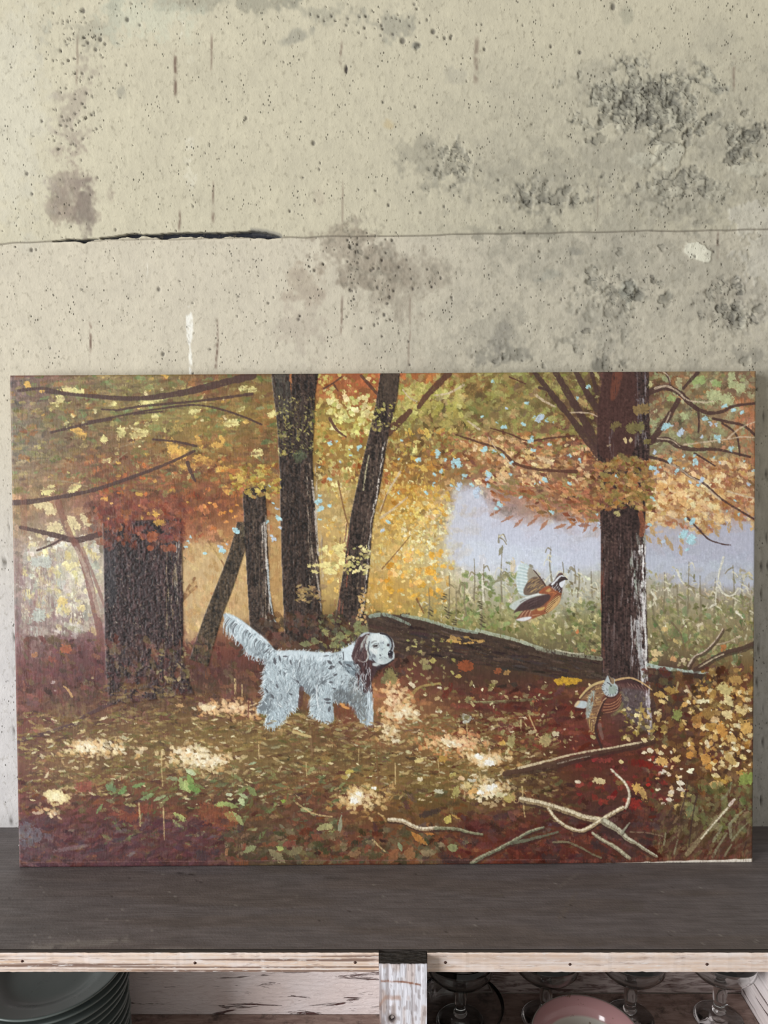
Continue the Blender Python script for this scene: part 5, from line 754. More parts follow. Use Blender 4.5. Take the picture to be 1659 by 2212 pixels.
# boughs on the ground
def bough(pts, w0, w1, col, lit=None):
    sh = [(x+2, y+w0*.55) for x, y in pts]; line(sh, w0*.9, w1*.9, (60, 42, 38), .6, .1); line(pts, w0, w1, col, .95, .0, .35, .6)
    if lit: line([(x-.5, y-w0*.18) for x, y in pts], w0*.5, w1*.5, lit, .9, .25, .4, .7)
bough([(1090, 1672), (1150, 1660), (1200, 1650), (1230, 1642), (1300, 1624), (1370, 1610), (1412, 1598)], 12, 7, (82, 58, 46)); line([(1120, 1660), (1180, 1645), (1230, 1632), (1270, 1624), (1320, 1616), (1385, 1604)], 5, 4, (212, 196, 162), .9, .15); line([(1205, 1650), (1240, 1641), (1275, 1634)], 3, 2, (160, 146, 130), .8, .3)
bough([(840, 1771), (870, 1774), (890, 1784), (912, 1791), (945, 1789)], 9, 8, (188, 168, 136), (228, 216, 190)); bough([(940, 1790), (985, 1791), (1010, 1798), (1042, 1803)], 8, 4, (124, 126, 98), (156, 152, 122))
bough([(1018, 1866), (1040, 1852), (1070, 1838), (1100, 1822), (1125, 1808), (1145, 1797), (1175, 1788)], 9, 5, (112, 118, 96), (168, 164, 134)); bough([(1105, 1822), (1140, 1815), (1175, 1806), (1205, 1798)], 8, 4, (104, 106, 86))
bough([(1125, 1727), (1165, 1735), (1190, 1742), (1230, 1754), (1262, 1766), (1295, 1772)], 12, 14, (150, 130, 98), (226, 214, 184)); bough([(1185, 1748), (1200, 1768), (1222, 1785), (1250, 1795), (1270, 1790), (1290, 1777), (1312, 1764), (1345, 1745)], 7, 9, (176, 156, 120), (234, 222, 194))
bough([(1320, 1663), (1334, 1676), (1350, 1692), (1359, 1712), (1357, 1732), (1351, 1746)], 5, 7, (190, 176, 146), (236, 228, 208)); bough([(1305, 1775), (1322, 1785), (1340, 1797), (1355, 1812), (1375, 1823), (1400, 1840), (1420, 1852)], 15, 4, (150, 142, 118), (206, 202, 178)); bough([(1343, 1800), (1352, 1788), (1360, 1778)], 5, 3, (150, 148, 128))
bough([(1280, 1800), (1300, 1814), (1325, 1828), (1345, 1843), (1360, 1855)], 7, 9, (150, 142, 116), (196, 188, 160)); bough([(1195, 1820), (1225, 1820), (1255, 1832), (1280, 1846), (1298, 1853)], 5, 4, (122, 112, 86)); line([(1362, 1798), (1400, 1800), (1435, 1808)], 3, 3, (140, 120, 96), .7, .3)
line([(1484, 1846), (1510, 1815), (1540, 1780), (1572, 1745)], 11, 6, (146, 130, 98), .85, .15); line([(1515, 1812), (1540, 1782), (1572, 1746)], 4, 4, (232, 222, 194), .9, .2); line([(1576, 1740), (1586, 1728)], 7, 5, (226, 210, 196), .9, .2)
for p, w in [([(1572, 1785), (1590, 1765), (1608, 1750)], 5), ([(1582, 1816), (1598, 1795), (1615, 1778)], 5), ([(1540, 1818), (1552, 1800), (1560, 1786)], 7), ([(1558, 1728), (1574, 1712), (1580, 1692)], 6), ([(1577, 1780), (1578, 1810)], 9), ([(1540, 1852), (1548, 1835), (1570, 1800)], 6), ([(1565, 1850), (1580, 1825)], 5), ([(1456, 1845), (1464, 1815)], 4), ([(1434, 1825), (1438, 1800)], 4)]: line(p, w, w*.6, (142, 140, 110), .75, .25)
for p in [[(1505, 1720), (1495, 1770), (1488, 1830)], [(1470, 1760), (1480, 1720), (1485, 1690)], [(1612, 1820), (1606, 1840)]]: line(p, 4, 3, (62, 44, 40), .7, .1)
# branches of the brush above the log
bough([(1487, 1441), (1500, 1420), (1520, 1410), (1540, 1392), (1555, 1372), (1562, 1360)], 7, 3, (96, 76, 62), (206, 188, 168)); bough([(1500, 1448), (1525, 1432), (1550, 1418), (1575, 1408), (1600, 1402), (1630, 1390)], 9, 8, (78, 58, 48)); line([(1510, 1442), (1540, 1424), (1562, 1414)], 3, 3, (206, 190, 160), .8, .2); line([(1548, 1393), (1570, 1388), (1600, 1375)], 4, 3, (196, 176, 150), .8, .15); line([(1450, 1345), (1470, 1370), (1480, 1405)], 4, 3, (110, 92, 70), .7, .2); line([(1408, 1335), (1425, 1360), (1440, 1395)], 4, 5, (96, 92, 66), .7, .25); line([(1484, 1345), (1472, 1358)], 3, 3, (110, 90, 74), .7, .2)
line([(1465, 1474), (1460, 1492)], 4, 3, (190, 170, 120), .8, .2); line([(1482, 1482), (1492, 1500), (1505, 1515)], 4, 3, (176, 152, 116), .8, .25)
# foot of the right-hand tree below the flying bird
fill([(1342, 1490), (1396, 1490), (1404, 1540), (1410, 1586), (1380, 1570), (1352, 1540)], (98, 88, 90), .7, 4, True, .3, N_CRAG); streaks(1393, 1402, 1500, 1585, 18, [(196, 186, 194), (222, 214, 218)], slope=.1, W=(1.2, 3)); scatter(40, (1350, 1400, 1490, 1560), [(140, 130, 132), (70, 58, 60)], (2, 5), (1, 2), (1.5, .6), (.5, .9), (.1, .4), 0)
scatter(46, (1345, 1410, 1530, 1600), [(206, 184, 122), (176, 146, 80), (222, 204, 150), (112, 92, 56)], (4, 9), (3, 5), (.6, .8), (.7, 1), (0, .25), .4); line([(1385, 1520), (1383, 1550), (1376, 1590)], 5, 4, (170, 148, 84), .8, .2)
# --- setter (finer brush)
RAG = .5; ROUGH = .35
def dg(X, Y): return (470+X/4.046, 1310+Y/4.046)
def dpoly(s, col, al=1.0, f=1, **k): return fill([dg(*[float(v) for v in q.split(',')]) for q in s.split()], col, al, f, **k)
dpoly('60,65 130,80 220,130 330,220 450,320 520,390 650,385 800,395 900,405 1000,410 1090,385 1180,330 1210,300 1250,250 1300,228 1380,235 1450,235 1520,280 1540,330 1535,390 1545,420 1540,465 1480,510 1420,525 1390,560 1350,640 1345,690 1350,800 1362,1000 1350,1030 1290,1040 1245,1000 1195,900 1150,850 1080,835 1010,830 1018,960 1010,1005 960,1025 900,1000 845,970 805,900 815,815 860,770 790,770 725,720 710,850 690,890 635,925 555,1020 500,1065 440,1055 415,1010 440,950 380,940 345,920 360,880 405,790 395,680 405,600 425,500 430,470 350,455 270,420 215,345 140,270 85,180 55,100', (164, 176, 182), 1, 1, noise=.10, nz=N_CRAG, th=.35)
for reg, col, al in [('520,395 800,400 1010,420 1000,480 800,470 620,470', (216, 228, 234), .8), ('760,690 860,720 900,640 960,600 900,760 800,775', (96, 102, 108), .8), ('640,560 760,600 840,720 740,730 680,680', (124, 134, 140), .6), ('345,900 410,790 480,780 470,900 430,945', (104, 112, 118), .75), ('1150,640 1240,640 1300,760 1300,1000 1245,1000 1160,860', (110, 112, 110), .7), ('960,800 1030,720 1150,760 1140,850 1010,835', (100, 104, 106), .75), ('1000,430 1100,420 1170,560 1120,680 1010,650', (200, 212, 216), .6), ('440,950 560,890 640,870 560,1010 470,1055', (178, 194, 202), .7), ('440,500 540,470 640,620 560,700 450,640', (188, 202, 208), .6), ('880,700 1000,720 1000,860 960,1010 890,900', (186, 200, 206), .6), ('70,62 160,95 300,195 440,305 420,330 280,235 150,130', (222, 232, 238), .8)]: dpoly(reg, col, al, 5)
def fur(n, reg, ang, L, cols, W=(.8, 1.7), al=(.5, .95), bend=.6, spread=.35):
    pts = [dg(*[float(v) for v in q.split(',')]) for q in reg.split()]; M, x0, x1, y0, y1 = poly_mask(pts, True, 0); ys, xs_ = np.where(M > .5)
    if len(xs_) == 0: return
    k = rs.randint(0, len(xs_), n)
    for i in k: dab(xs_[i]+x0, ys[i]+y0, rs.uniform(*L), rs.uniform(*W), ang+rs.normal(0, spread), np.clip(np.array(cols[rs.randint(len(cols))], float)+rs.normal(0, 10), 0, 255), rs.uniform(*al), .08, True, rs.uniform(-bend, bend), raw=True, th=.5)
WH = [(230, 240, 244), (212, 226, 232), (194, 210, 216), (172, 188, 194)]; SHD = [(112, 120, 126), (90, 94, 100), (138, 150, 156), (70, 72, 78)]
def fringe(s, dx, dy, n, L=(6, 14), cols=None, w=1.7):
    p = catmull([dg(*[float(v) for v in q.split(',')]) for q in s.split()], False, 8)
    for _ in range(n):
        x, y = p[rs.randint(len(p))]+rs.normal(0, 1.5, 2); l = rs.uniform(*L); k = rs.normal(0, .3); line([(x-dx*l*.5, y-dy*l*.5), (x+rs.normal(0, 1), y), (x+(dx+k)*l*.6, y+(dy+k*.4)*l*.6)], w, .8, (cols or WH)[rs.randint(len(cols or WH))], rs.uniform(.6, .95), .05)
fringe('430,480 405,600 395,700 405,790 350,890', -.75, .65, 60, cols=WH+SHD[:1]); fringe('345,920 430,950 420,1040 500,1065 600,980 690,890', -.1, 1, 60, (5, 11)); fringe('715,740 705,860 640,920', .5, .8, 26, (5, 10)); fringe('725,720 800,775 860,770', .1, 1, 26, (4, 9), SHD+WH[2:])
fringe('810,820 805,900 845,975 960,1025', -.6, .8, 44, (5, 11)); fringe('1005,835 1080,840 1160,860 1200,920', .1, 1, 34, (6, 13), WH[1:]+SHD); fringe('1240,1000 1300,1040 1355,1025', 0, 1, 20, (4, 8)); fringe('85,180 140,270 215,345 280,425 350,455 420,468', -.35, .95, 70, (8, 17), WH+SHD[:1]); fringe('1090,388 1140,360 1195,320', -.3, -.9, 24, (4, 8)); fringe('500,390 700,388 900,405 1000,412', .6, -.35, 40, (4, 8), WH[:2], 1.4)
fur(420, '520,400 800,400 1010,420 1000,560 880,720 760,740 640,640 520,520', 1.9, (4, 9), WH); fur(170, '620,430 900,470 960,560 840,740 720,700 660,560', 1.8, (4, 9), SHD, al=(.3, .75)); fur(430, '430,480 560,470 660,600 720,760 700,880 560,1020 440,1050 425,900 405,660', 1.6, (3, 8), WH, spread=.6); fur(200, '430,480 560,470 660,600 720,760 700,880 560,1020 440,1050 425,900 405,660', 1.5, (3, 7), SHD, al=(.35, .8), spread=.6)
fur(230, '980,430 1120,420 1220,560 1180,740 1020,720 920,640', 2.1, (4, 8), WH, spread=.5); fur(110, '980,430 1120,420 1220,560 1180,740 1020,720 920,640', 2.2, (3, 7), SHD, al=(.4, .8), spread=.6); fur(240, '870,680 1010,700 1010,860 1015,1000 930,1020 860,900', 1.5, (3, 7), WH); fur(60, '870,680 1010,700 1010,860 1015,1000 930,1020 860,900', 1.5, (3, 6), SHD, al=(.3, .7)); fur(110, '810,800 860,800 920,1000 845,970', 2.4, (3, 7), WH+SHD[:1]); fur(110, '1190,860 1340,700 1355,1030 1250,1010', 1.6, (3, 8), WH[1:]+SHD[:1]); fur(120, '1000,740 1160,640 1290,780 1280,900 1160,860', 1.9, (4, 9), SHD+WH[1:], bend=.9); fur(70, '1305,720 1350,700 1360,1020 1325,1020', 1.55, (5, 10), WH[:2], spread=.1)
for t in np.linspace(.02, .98, 74):     # tail plume, feathering down from the bone
    bx, by = np.interp(t, [0, .3, .6, 1], [85, 240, 390, 505]), np.interp(t, [0, .3, .6, 1], [85, 175, 290, 400])
    for k in range(3):
        L = rs.uniform(16, 36)*(1.05-.6*t); x, y = dg(bx+rs.normal(0, 10), by+rs.normal(0, 8)+20); c = WH[rs.randint(4)] if rs.rand() > .38 else SHD[rs.randint(3)]
        line([(x, y), (x-L*.28, y+L*.38), (x-L*.28+rs.normal(0, 2), y+L*.95)], 2.4, .9, c, .8, .05)
fur(110, '70,62 160,95 300,195 440,305 420,330 280,235 150,130', .75, (4, 9), WH[:3], spread=.2); fur(34, '340,380 470,400 440,470 360,460', 2.0, (3, 7), SHD, al=(.5, .9))
dpoly('1200,480 1330,470 1400,530 1345,660 1300,760 1240,700 1215,560', (64, 42, 44), .95, 2); fur(60, '1200,480 1330,470 1400,530 1345,660 1300,760 1240,700', 1.4, (4, 8), [(50, 34, 38), (92, 58, 54), (70, 46, 48)]); fur(34, '1190,600 1290,640 1290,760 1200,780', 1.5, (5, 9), [(206, 210, 212), (226, 230, 230)], bend=.9); dpoly('1100,490 1170,480 1230,560 1200,610 1120,560', (92, 106, 116), .55, 2); fur(18, '1110,490 1200,500 1230,590 1140,580', .9, (5, 8), [(214, 224, 228), (60, 66, 72)])
dpoly('1085,400 1185,335 1200,450 1170,480 1100,470', (214, 226, 232), .95, 1); fur(30, '1090,400 1185,335 1190,460 1110,470', 1.3, (4, 8), WH[:3]); line([dg(1097, 400), dg(1100, 440), dg(1098, 470)], 2.2, 2, (44, 44, 50), .9)
dpoly('1320,250 1380,240 1440,242 1495,300 1500,365 1540,405 1535,460 1480,500 1410,502 1355,460 1322,390 1308,310', (206, 218, 218), 1, 1, th=.5); dpoly('1350,250 1440,248 1480,300 1400,320 1330,310', (224, 232, 232), .8, 2); dpoly('1330,365 1390,380 1395,420 1350,410', (232, 236, 234), .8, 2)
dpoly('1240,270 1300,235 1330,245 1300,290 1290,360 1320,430 1310,480 1260,500 1200,490 1172,440 1190,370 1215,310', (74, 52, 54), .97, 1, th=.6); fur(40, '1240,270 1300,290 1310,480 1200,490 1180,440', 1.6, (4, 9), [(96, 70, 68), (52, 38, 42), (120, 98, 94)], bend=.9)
line([dg(1310, 262), dg(1285, 300), dg(1262, 340), dg(1258, 390)], 7, 4, (190, 196, 190), .85, .2); line([dg(1312, 290), dg(1300, 350), dg(1310, 400), dg(1316, 440), dg(1300, 480)], 4, 3, (206, 210, 204), .9, .1); line([dg(1326, 310), dg(1318, 380), dg(1335, 430)], 2.2, 2.5, (52, 44, 48), .85); line([dg(1255, 262), dg(1290, 240), dg(1320, 235)], 4, 3, (196, 204, 208), .85, .1); line([dg(1225, 470), dg(1270, 488), dg(1300, 478)], 3, 2, (170, 166, 160), .7, .2)
line([dg(1425, 238), dg(1475, 250), dg(1515, 290), dg(1528, 345), dg(1512, 392)], 4, 3.6, (50, 42, 46), .95, 0, .1); line([dg(1535, 320), dg(1540, 350), dg(1535, 380)], 3, 2, (190, 190, 190), .8, .1)
line([dg(1350, 462), dg(1375, 492), dg(1410, 512), dg(1470, 512), dg(1535, 472)], 2.2, 3, (44, 36, 40), .85, 0, .1); dpoly('1355,500 1385,495 1420,512 1415,528 1360,522', (206, 216, 214), .9, 1); dpoly('1400,520 1440,515 1500,500 1440,545 1390,560', (50, 36, 40), .8, 1)
fur(60, '1320,260 1480,260 1500,370 1480,480 1380,480 1330,380', 1.3, (2, 4.5), WH+SHD[2:3], (.6, 1.2), (.3, .7)); dab(*dg(1381, 348), 6.2, 3.0, -.12, (62, 52, 52), .95, rag=.2); dab(*dg(1386, 347), 2.6, 2.2, 0, (34, 26, 28), .95, rag=.2); dab(*dg(1374, 341), 3.2, .9, -.2, (176, 170, 166), .85, rag=.2); line([dg(1350, 352), dg(1375, 330), dg(1400, 332), dg(1412, 345)], 1.5, 1.3, (70, 64, 66), .6); line([dg(1362, 362), dg(1390, 366), dg(1410, 355)], 1.8, 1.4, (110, 104, 104), .8); line([dg(1345, 322), dg(1365, 308), dg(1385, 305)], 2.8, 2, (96, 92, 94), .65, .1)
dab(*dg(1492, 340), 3.4, 4.2, .2, (56, 48, 52), .9, rag=.3); dab(*dg(1497, 334), 2.2, 1.2, 0, (140, 130, 130), .7)
dab(*dg(1511, 412), 6.0, 6.6, .2, (34, 32, 40), .97, th=.7); dab(*dg(1512, 440), 5, 6, 0, (52, 42, 48), .85); dab(*dg(1502, 404), 2.6, 1.6, -.3, (206, 212, 218), .9); line([dg(1541, 405), dg(1545, 430), dg(1541, 462)], 1.6, 1.4, (214, 206, 200), .8)
for X, Y, r in [(1362, 432, 4.2), (1352, 446, 3.2), (1372, 440, 4), (1422, 430, 3.2), (1440, 420, 1.8), (1428, 322, 2.4), (1446, 322, 2.6), (1450, 312, 1.8), (1440, 378, 2.4), (1455, 370, 1.9), (1430, 370, 1.7), (1420, 455, 2.2), (1433, 450, 2), (1462, 450, 2.2), (1475, 458, 2.2), (1436, 478, 1.8), (1407, 325, 2.2)]: dab(*dg(X, Y), r, r*.75, rs.uniform(0, 3), (88, 88, 98), .8)
for X, Y, L, W, a in [(500, 480, 9, 4, 1.4), (590, 440, 6, 2.6, 0), (545, 460, 8, 2.6, 1.4), (980, 490, 7, 4, .6), (1000, 530, 6, 4, 0), (985, 545, 5, 3, 0), (1075, 500, 7, 3, .8), (1030, 600, 6, 3, -.4), (990, 665, 5, 3, 0), (960, 815, 9, 3.6, .1), (968, 845, 7, 3, 0), (978, 900, 3.5, 7, .2), (1018, 720, 4, 2.5, 0), (640, 490, 7, 2.4, 1.3), (700, 660, 6, 2.6, .9), (520, 700, 6, 2.5, 1.2), (430, 740, 7, 3, 1), (640, 770, 5, 2.4, .4), (950, 435, 8, 2, -.1), (430, 390, 9, 2.6, 2.4), (1150, 520, 8, 3, .5), (720, 520, 8, 2, 1.6), (480, 790, 7, 3, 1), (1060, 880, 3, 3, 0)]: dab(*dg(X, Y), L, W, a, (74, 74, 80), .8, .12, True)
line([dg(860, 760), dg(880, 700), dg(940, 650), dg(1010, 620)], 2.4, 1.6, (90, 96, 100), .8, .1); line([dg(870, 690), dg(866, 780), dg(880, 880)], 3, 3, (230, 238, 242), .85, .1); line([dg(735, 720), dg(728, 800), dg(720, 870)], 10, 8, (80, 52, 50), .7, .1); dpoly('720,800 800,800 800,900 720,920', (96, 58, 48), .5, 3, dry=.4); dpoly('1025,880 1180,880 1210,1010 1060,1040', (116, 62, 46), .6, 3, dry=.42)
for X, Y in [(1090, 860), (1105, 880), (1130, 890)]: dab(*dg(X, Y), 7, 3.5, .3, (224, 160, 92), .85, .1)
scatter(90, (555, 830, 1556, 1590), [(122, 94, 58), (152, 126, 80), (96, 62, 46), (176, 146, 96)], (5, 12), (1.6, 3.6), (-.1, .4), (.45, .85), (.05, .4), .4)
for p, c in [([(634, 1582), (655, 1588), (670, 1592)], (206, 184, 126)), ([(850, 1570), (840, 1590)], (206, 180, 130))]: line(p, 6, 5, c, .9, .1)
for reg, col, al in [('1325,395 1350,400 1400,470 1420,498 1370,480 1335,440', (150, 160, 166), .55), ('1420,300 1450,330 1440,400 1420,380', (170, 182, 188), .5), ('1325,270 1345,300 1335,360 1318,340', (168, 178, 182), .5), ('1440,440 1520,455 1500,485 1430,495', (168, 178, 180), .5), ('1400,470 1450,480 1430,500 1395,495', (236, 240, 238), .5)]: dpoly(reg, col, al, 3)
for k in range(26):     # waves of hair in the ear
    X, Y = rs.uniform(1195, 1300), rs.uniform(290, 470); c = [(122, 98, 96), (52, 36, 40), (150, 134, 130), (96, 66, 64)][k % 4]; line([dg(X+14, Y-34), dg(X, Y), dg(X+rs.uniform(-4, 16), Y+34)], 1.8, 1.0, c, .7, .1)
for k in range(60):     # dark bib with pale strands running down into the chest
    X, Y = rs.uniform(1205, 1350), rs.uniform(500, 740); X -= max(0, Y-640)*.1; t = (Y-500)/240; c = (210, 216, 220) if rs.rand() < .12+.45*t else [(44, 30, 34), (96, 62, 58), (78, 50, 50)][k % 3]; line([dg(X, Y-22), dg(X+rs.uniform(-10, 4), Y), dg(X+rs.uniform(-16, 10), Y+30)], 1.9, 1.0, c, .8, .1)
fringe('1215,520 1235,600 1260,700 1300,760', -.3, .9, 34, (6, 13), WH+SHD); fringe('1350,640 1345,700 1340,760', .1, 1, 12, (5, 9), [(96, 62, 58), (60, 40, 42), (206, 212, 214)])
# --- quail rising against the corn
def qa(X, Y): return (1090+X/10.37, 1200+Y/10.37)
def P(fn, s): return [fn(*[float(v) for v in q.split(',')]) for q in s.split()]
fill(P(qa, '330,210 480,200 560,260 660,340 760,450 850,580 920,690 740,850 480,920 350,880 300,780 260,640 250,540 290,350'), (204, 220, 220), .92, 1, th=.4)
fill(P(qa, '560,270 660,340 760,450 850,580 920,690 800,760 640,560 520,560 500,420'), (158, 144, 124), .8, 2)
for k in range(9): X0_, Y0_ = 300-20*math.sin(k*.4), 240+k*75; line([qa(X0_, Y0_), qa(400, Y0_+20), qa(520, Y0_+60-k*4)], 2.0, 1.4, (232, 242, 242), .8, .1); line([qa(X0_, Y0_+38), qa(400, Y0_+55), qa(500, Y0_+85)], 1.2, 1, (176, 198, 200), .7)
fill(P(qa, '640,490 780,520 900,680 740,850 480,900 420,800 500,620'), (112, 92, 78), .95, 1, th=.5)
for k in range(26): X, Y = rs.uniform(480, 800), rs.uniform(560, 850); line([qa(X, Y), qa(X+50, Y-45), qa(X+110, Y-70)], 1.8, 1.2, [(150, 124, 96), (176, 150, 110), (84, 66, 58), (196, 160, 104)][k % 4], .8, .1)
line([qa(655, 340), qa(740, 440), qa(840, 570), qa(915, 690)], 2.2, 3.2, (84, 62, 56), .95)
fill(P(qa, '110,1130 300,1000 520,920 740,860 830,880 600,960 400,1080 240,1230 150,1200'), (206, 216, 216), .85, 1); line([qa(480, 960), qa(640, 900), qa(800, 872)], 3, 3, (236, 238, 234), .9)
fill(P(qa, '870,730 980,680 1080,640 1270,740 1275,850 1250,1000 1180,1120 1050,1240 900,1320 750,1370 600,1430 540,1300 720,1190 880,1090 990,950 940,880 760,850'), (150, 88, 60), .97, 1, th=.5)
fill(P(qa, '950,1120 1060,1000 1220,900 1250,1000 1180,1120 1050,1240 920,1290'), (218, 184, 124), .85, 1)
for k in range(15): t = k/14; x, y = 1225-t*290, 880+t*400; line([qa(x-50, y-35), qa(x, y), qa(x+28*(1-t)+8, y+14)], 1.2, 1.5, (84, 52, 42), .85); line([qa(x-120+60*t, y-30), qa(x-70, y-20)], 1.5, 1, (176, 104, 70), .8)
fill(P(qa, '200,1300 260,1200 400,1060 600,960 830,900 1000,880 1010,980 880,1100 720,1190 500,1240 300,1260'), (78, 58, 58), .97, 1, th=.5)
for k in range(16): X, Y = rs.uniform(330, 850), rs.uniform(980, 1180); line([qa(X, Y+20), qa(X+70, Y-20), qa(X+130, Y-50)], 1.2, 1, (104, 84, 84) if k % 2 else (58, 42, 44), .8)
fill(P(qa, '720,1210 800,1180 900,1160 870,1220 780,1250'), (214, 180, 108), .9, 1); fill(P(qa, '250,1450 330,1350 450,1240 600,1250 610,1420 420,1480'), (146, 92, 70), .95, 1)
for k in range(6): line([qa(300+k*50, 1400-k*8), qa(360+k*46, 1320-k*14), qa(430+k*34, 1250)], 1.4, 1.2, (206, 170, 140) if k % 2 else (100, 62, 52), .85)
fill(P(qa, '250,1450 420,1395 590,1380 570,1430 420,1480'), (232, 236, 240), .95, 1); line([qa(620, 1350), qa(700, 1340), qa(780, 1330)], 1.5, 1, (216, 180, 140), .8)
fill(P(qa, '980,670 1100,580 1170,460 1230,400 1290,400 1310,440 1330,480 1400,540 1350,550 1340,620 1290,720 1275,850 1180,800 1060,720'), (74, 58, 58), .97, 1, th=.5); fill(P(qa, '1180,470 1240,410 1290,415 1240,440'), (130, 92, 78), .8, 0)
line([qa(1060, 660), qa(1150, 570), qa(1210, 500), qa(1270, 465), qa(1330, 480)], 4.5, 2.6, (232, 236, 240), .95); dab(*qa(1275, 490), 2.2, 1.8, 0, (48, 38, 40), .95); fill(P(qa, '1220,640 1260,600 1355,560 1345,640 1285,730 1240,700'), (236, 240, 246), .97, 0); line([qa(1200, 640), qa(1240, 560), qa(1330, 540), qa(1405, 545)], 2.2, 2.2, (50, 40, 42), .95); line([qa(1300, 500), qa(1350, 500), qa(1400, 540)], 2.4, 1.4, (56, 46, 46), .95)
for X, Y in [(1060, 740), (1100, 760), (1140, 720), (1180, 740), (1210, 780), (1130, 790), (1160, 680), (1225, 830)]: line([qa(X, Y), qa(X+18, Y-40)], 1.4, 1.0, (224, 226, 230), .85)
line([qa(780, 840), qa(860, 790), qa(960, 720)], 3, 3, (168, 92, 62), .9, .1); fill(P(qa, '920,800 1000,740 1040,780 980,830'), (214, 176, 112), .85, 1); line([qa(990, 850), qa(1080, 830), qa(1150, 860)], 2, 2, (190, 120, 76), .9)
# --- second quail, wings spread
def qb(X, Y): return (1230+X/8.295, 1430+Y/8.295)
fill(P(qb, '560,350 640,350 600,450 640,600 580,720 510,900 480,1060 450,1150 400,1280 340,1150 300,1000 300,830 320,700 200,660 300,500 420,400'), (140, 106, 78), .96, 1, th=.5)
fill(P(qb, '90,800 160,705 310,720 290,830 180,830'), (196, 210, 214), .95, 1); fill(P(qb, '85,800 150,700 190,720 130,800'), (220, 190, 140), .8, 1)
for k in range(34): X, Y = rs.uniform(330, 600), rs.uniform(420, 1050); X -= max(0, (Y-700))*.2; line([qb(X-45, Y+18), qb(X, Y), qb(X+50, Y-5)], 1.6, 1.3, [(92, 62, 50), (190, 150, 96), (112, 78, 56), (206, 172, 112)][k % 4], .85, .05)
for k in range(90):
    X, Y = rs.uniform(300, 610), rs.uniform(400, 1150); X -= max(0, (Y-700))*.22
    if X > 600-max(0, Y-600)*.28 or X < 330-max(0, 700-Y)*.25: continue
    dab(*qb(X, Y), rs.uniform(2.2, 4.5), rs.uniform(.8, 1.6), rs.choice([-.5, .9])+rs.normal(0, .3), [(74, 50, 44), (214, 184, 128), (170, 128, 86), (232, 212, 170), (96, 68, 54)][k % 5], .85, .05, True)
fill(P(qb, '380,570 450,510 440,680 400,850 340,1010 298,980 310,760'), (166, 182, 178), .8, 2, dry=.35); 
for k in range(14): t = k/13; line([qb(330+40*math.sin(t*3), 600+t*380), qb(380-30*t, 620+t*380)], 1.5, 1.2, (204, 214, 210) if k % 2 else (112, 120, 118), .8)
line([qb(190, 650), qb(290, 520), qb(430, 415), qb(610, 352)], 4.2, 4.8, (206, 182, 128), .95, .1); line([qb(200, 665), qb(300, 560), qb(440, 450)], 2.5, 2.5, (84, 62, 52), .8, .1)
for k in range(7): line([qb(330+k*22, 1010+k*30), qb(345+k*18, 1100+k*26), qb(365+k*10, 1180+k*16)], 2, 1.4, (212, 180, 112) if k % 2 else (104, 74, 54), .85)
fill(P(qb, '620,600 880,560 935,650 905,780 800,870 680,910 580,890 560,780'), (112, 66, 52), .96, 1, th=.5)
for k in range(8): y = 700+k*28; line([qb(610, y+30), qb(740, y+32-k*4), qb(860, y-40), qb(925, y-140)], 1.3, 1.3, (204, 150, 112) if k % 2 else (78, 46, 42), .8, .15)
line([qb(660, 640), qb(600, 740), qb(545, 880), qb(505, 1040), qb(470, 1200), qb(495, 1340), qb(540, 1450), qb(575, 1540)], 5.5, 5, (62, 40, 38), .9, .05); line([qb(590, 720), qb(540, 830), qb(490, 960)], 2.5, 2, (190, 148, 110), .85, .1); line([qb(655, 650), qb(600, 700)], 3, 2, (214, 176, 140), .85)
fill(P(qb, '830,350 1000,320 1200,370 1420,480 1320,500 1100,410 880,400'), (76, 50, 50), .9, 2); fill(P(qb, '870,400 1050,400 1300,500 1440,560 1300,520 1000,470'), (100, 66, 64), .6, 3)
for k in range(6): line([qb(1040+k*62, 380+k*14), qb(1085+k*62, 440+k*16)], 1, .8, (170, 128, 116), .7)
line([qb(810, 335), qb(950, 302), qb(1100, 292), qb(1250, 350), qb(1380, 430), qb(1475, 505)], 4.6, 2.4, (206, 172, 124), .95, .05)
fill(P(qb, '640,330 690,240 740,290 800,300 812,380 865,440 875,540 810,615 700,625 620,570 580,460'), (190, 200, 202), .97, 1, th=.5); dab(*qb(775, 500), 10, 11, 0, (156, 170, 160), .95); fill(P(qb, '700,245 745,290 800,310 790,400 740,380 715,320'), (140, 114, 84), .9, 0); line([qb(695, 240), qb(720, 300), qb(745, 360)], 2, 1.8, (70, 52, 48), .9)
dab(*qb(685, 378), 3, 1.6, .5, (36, 36, 44), .95); line([qb(715, 390), qb(738, 415), qb(745, 440)], 2.4, 2.6, (58, 52, 52), .95); line([qb(732, 390), qb(738, 410)], 1.6, 1.2, (200, 196, 190), .8)
for X, Y, a in [(600, 430, .3), (590, 470, .2), (605, 520, -.2), (650, 560, -.6), (675, 500, 1.2), (690, 600, -1.0), (730, 600, -1.3), (780, 600, 1.4), (830, 570, 1.0), (860, 510, .6), (620, 400, .5)]: dab(*qb(X, Y), 3.6, 1.3, a, (44, 42, 50), .9)
line([qb(880, 470), qb(880, 540), qb(840, 610), qb(760, 650), qb(680, 640)], 2.2, 2, (52, 36, 38), .85, .1); fill(P(qb, '940,720 970,760 940,860 820,960 720,980 820,900 900,820'), (140, 140, 92), .6, 3, dry=.35)
line([qb(540, 1130), qb(560, 1250), qb(600, 1380)], 8, 6, (150, 132, 122), .45, .35)
RAG = 1.2; ROUGH = 1.0
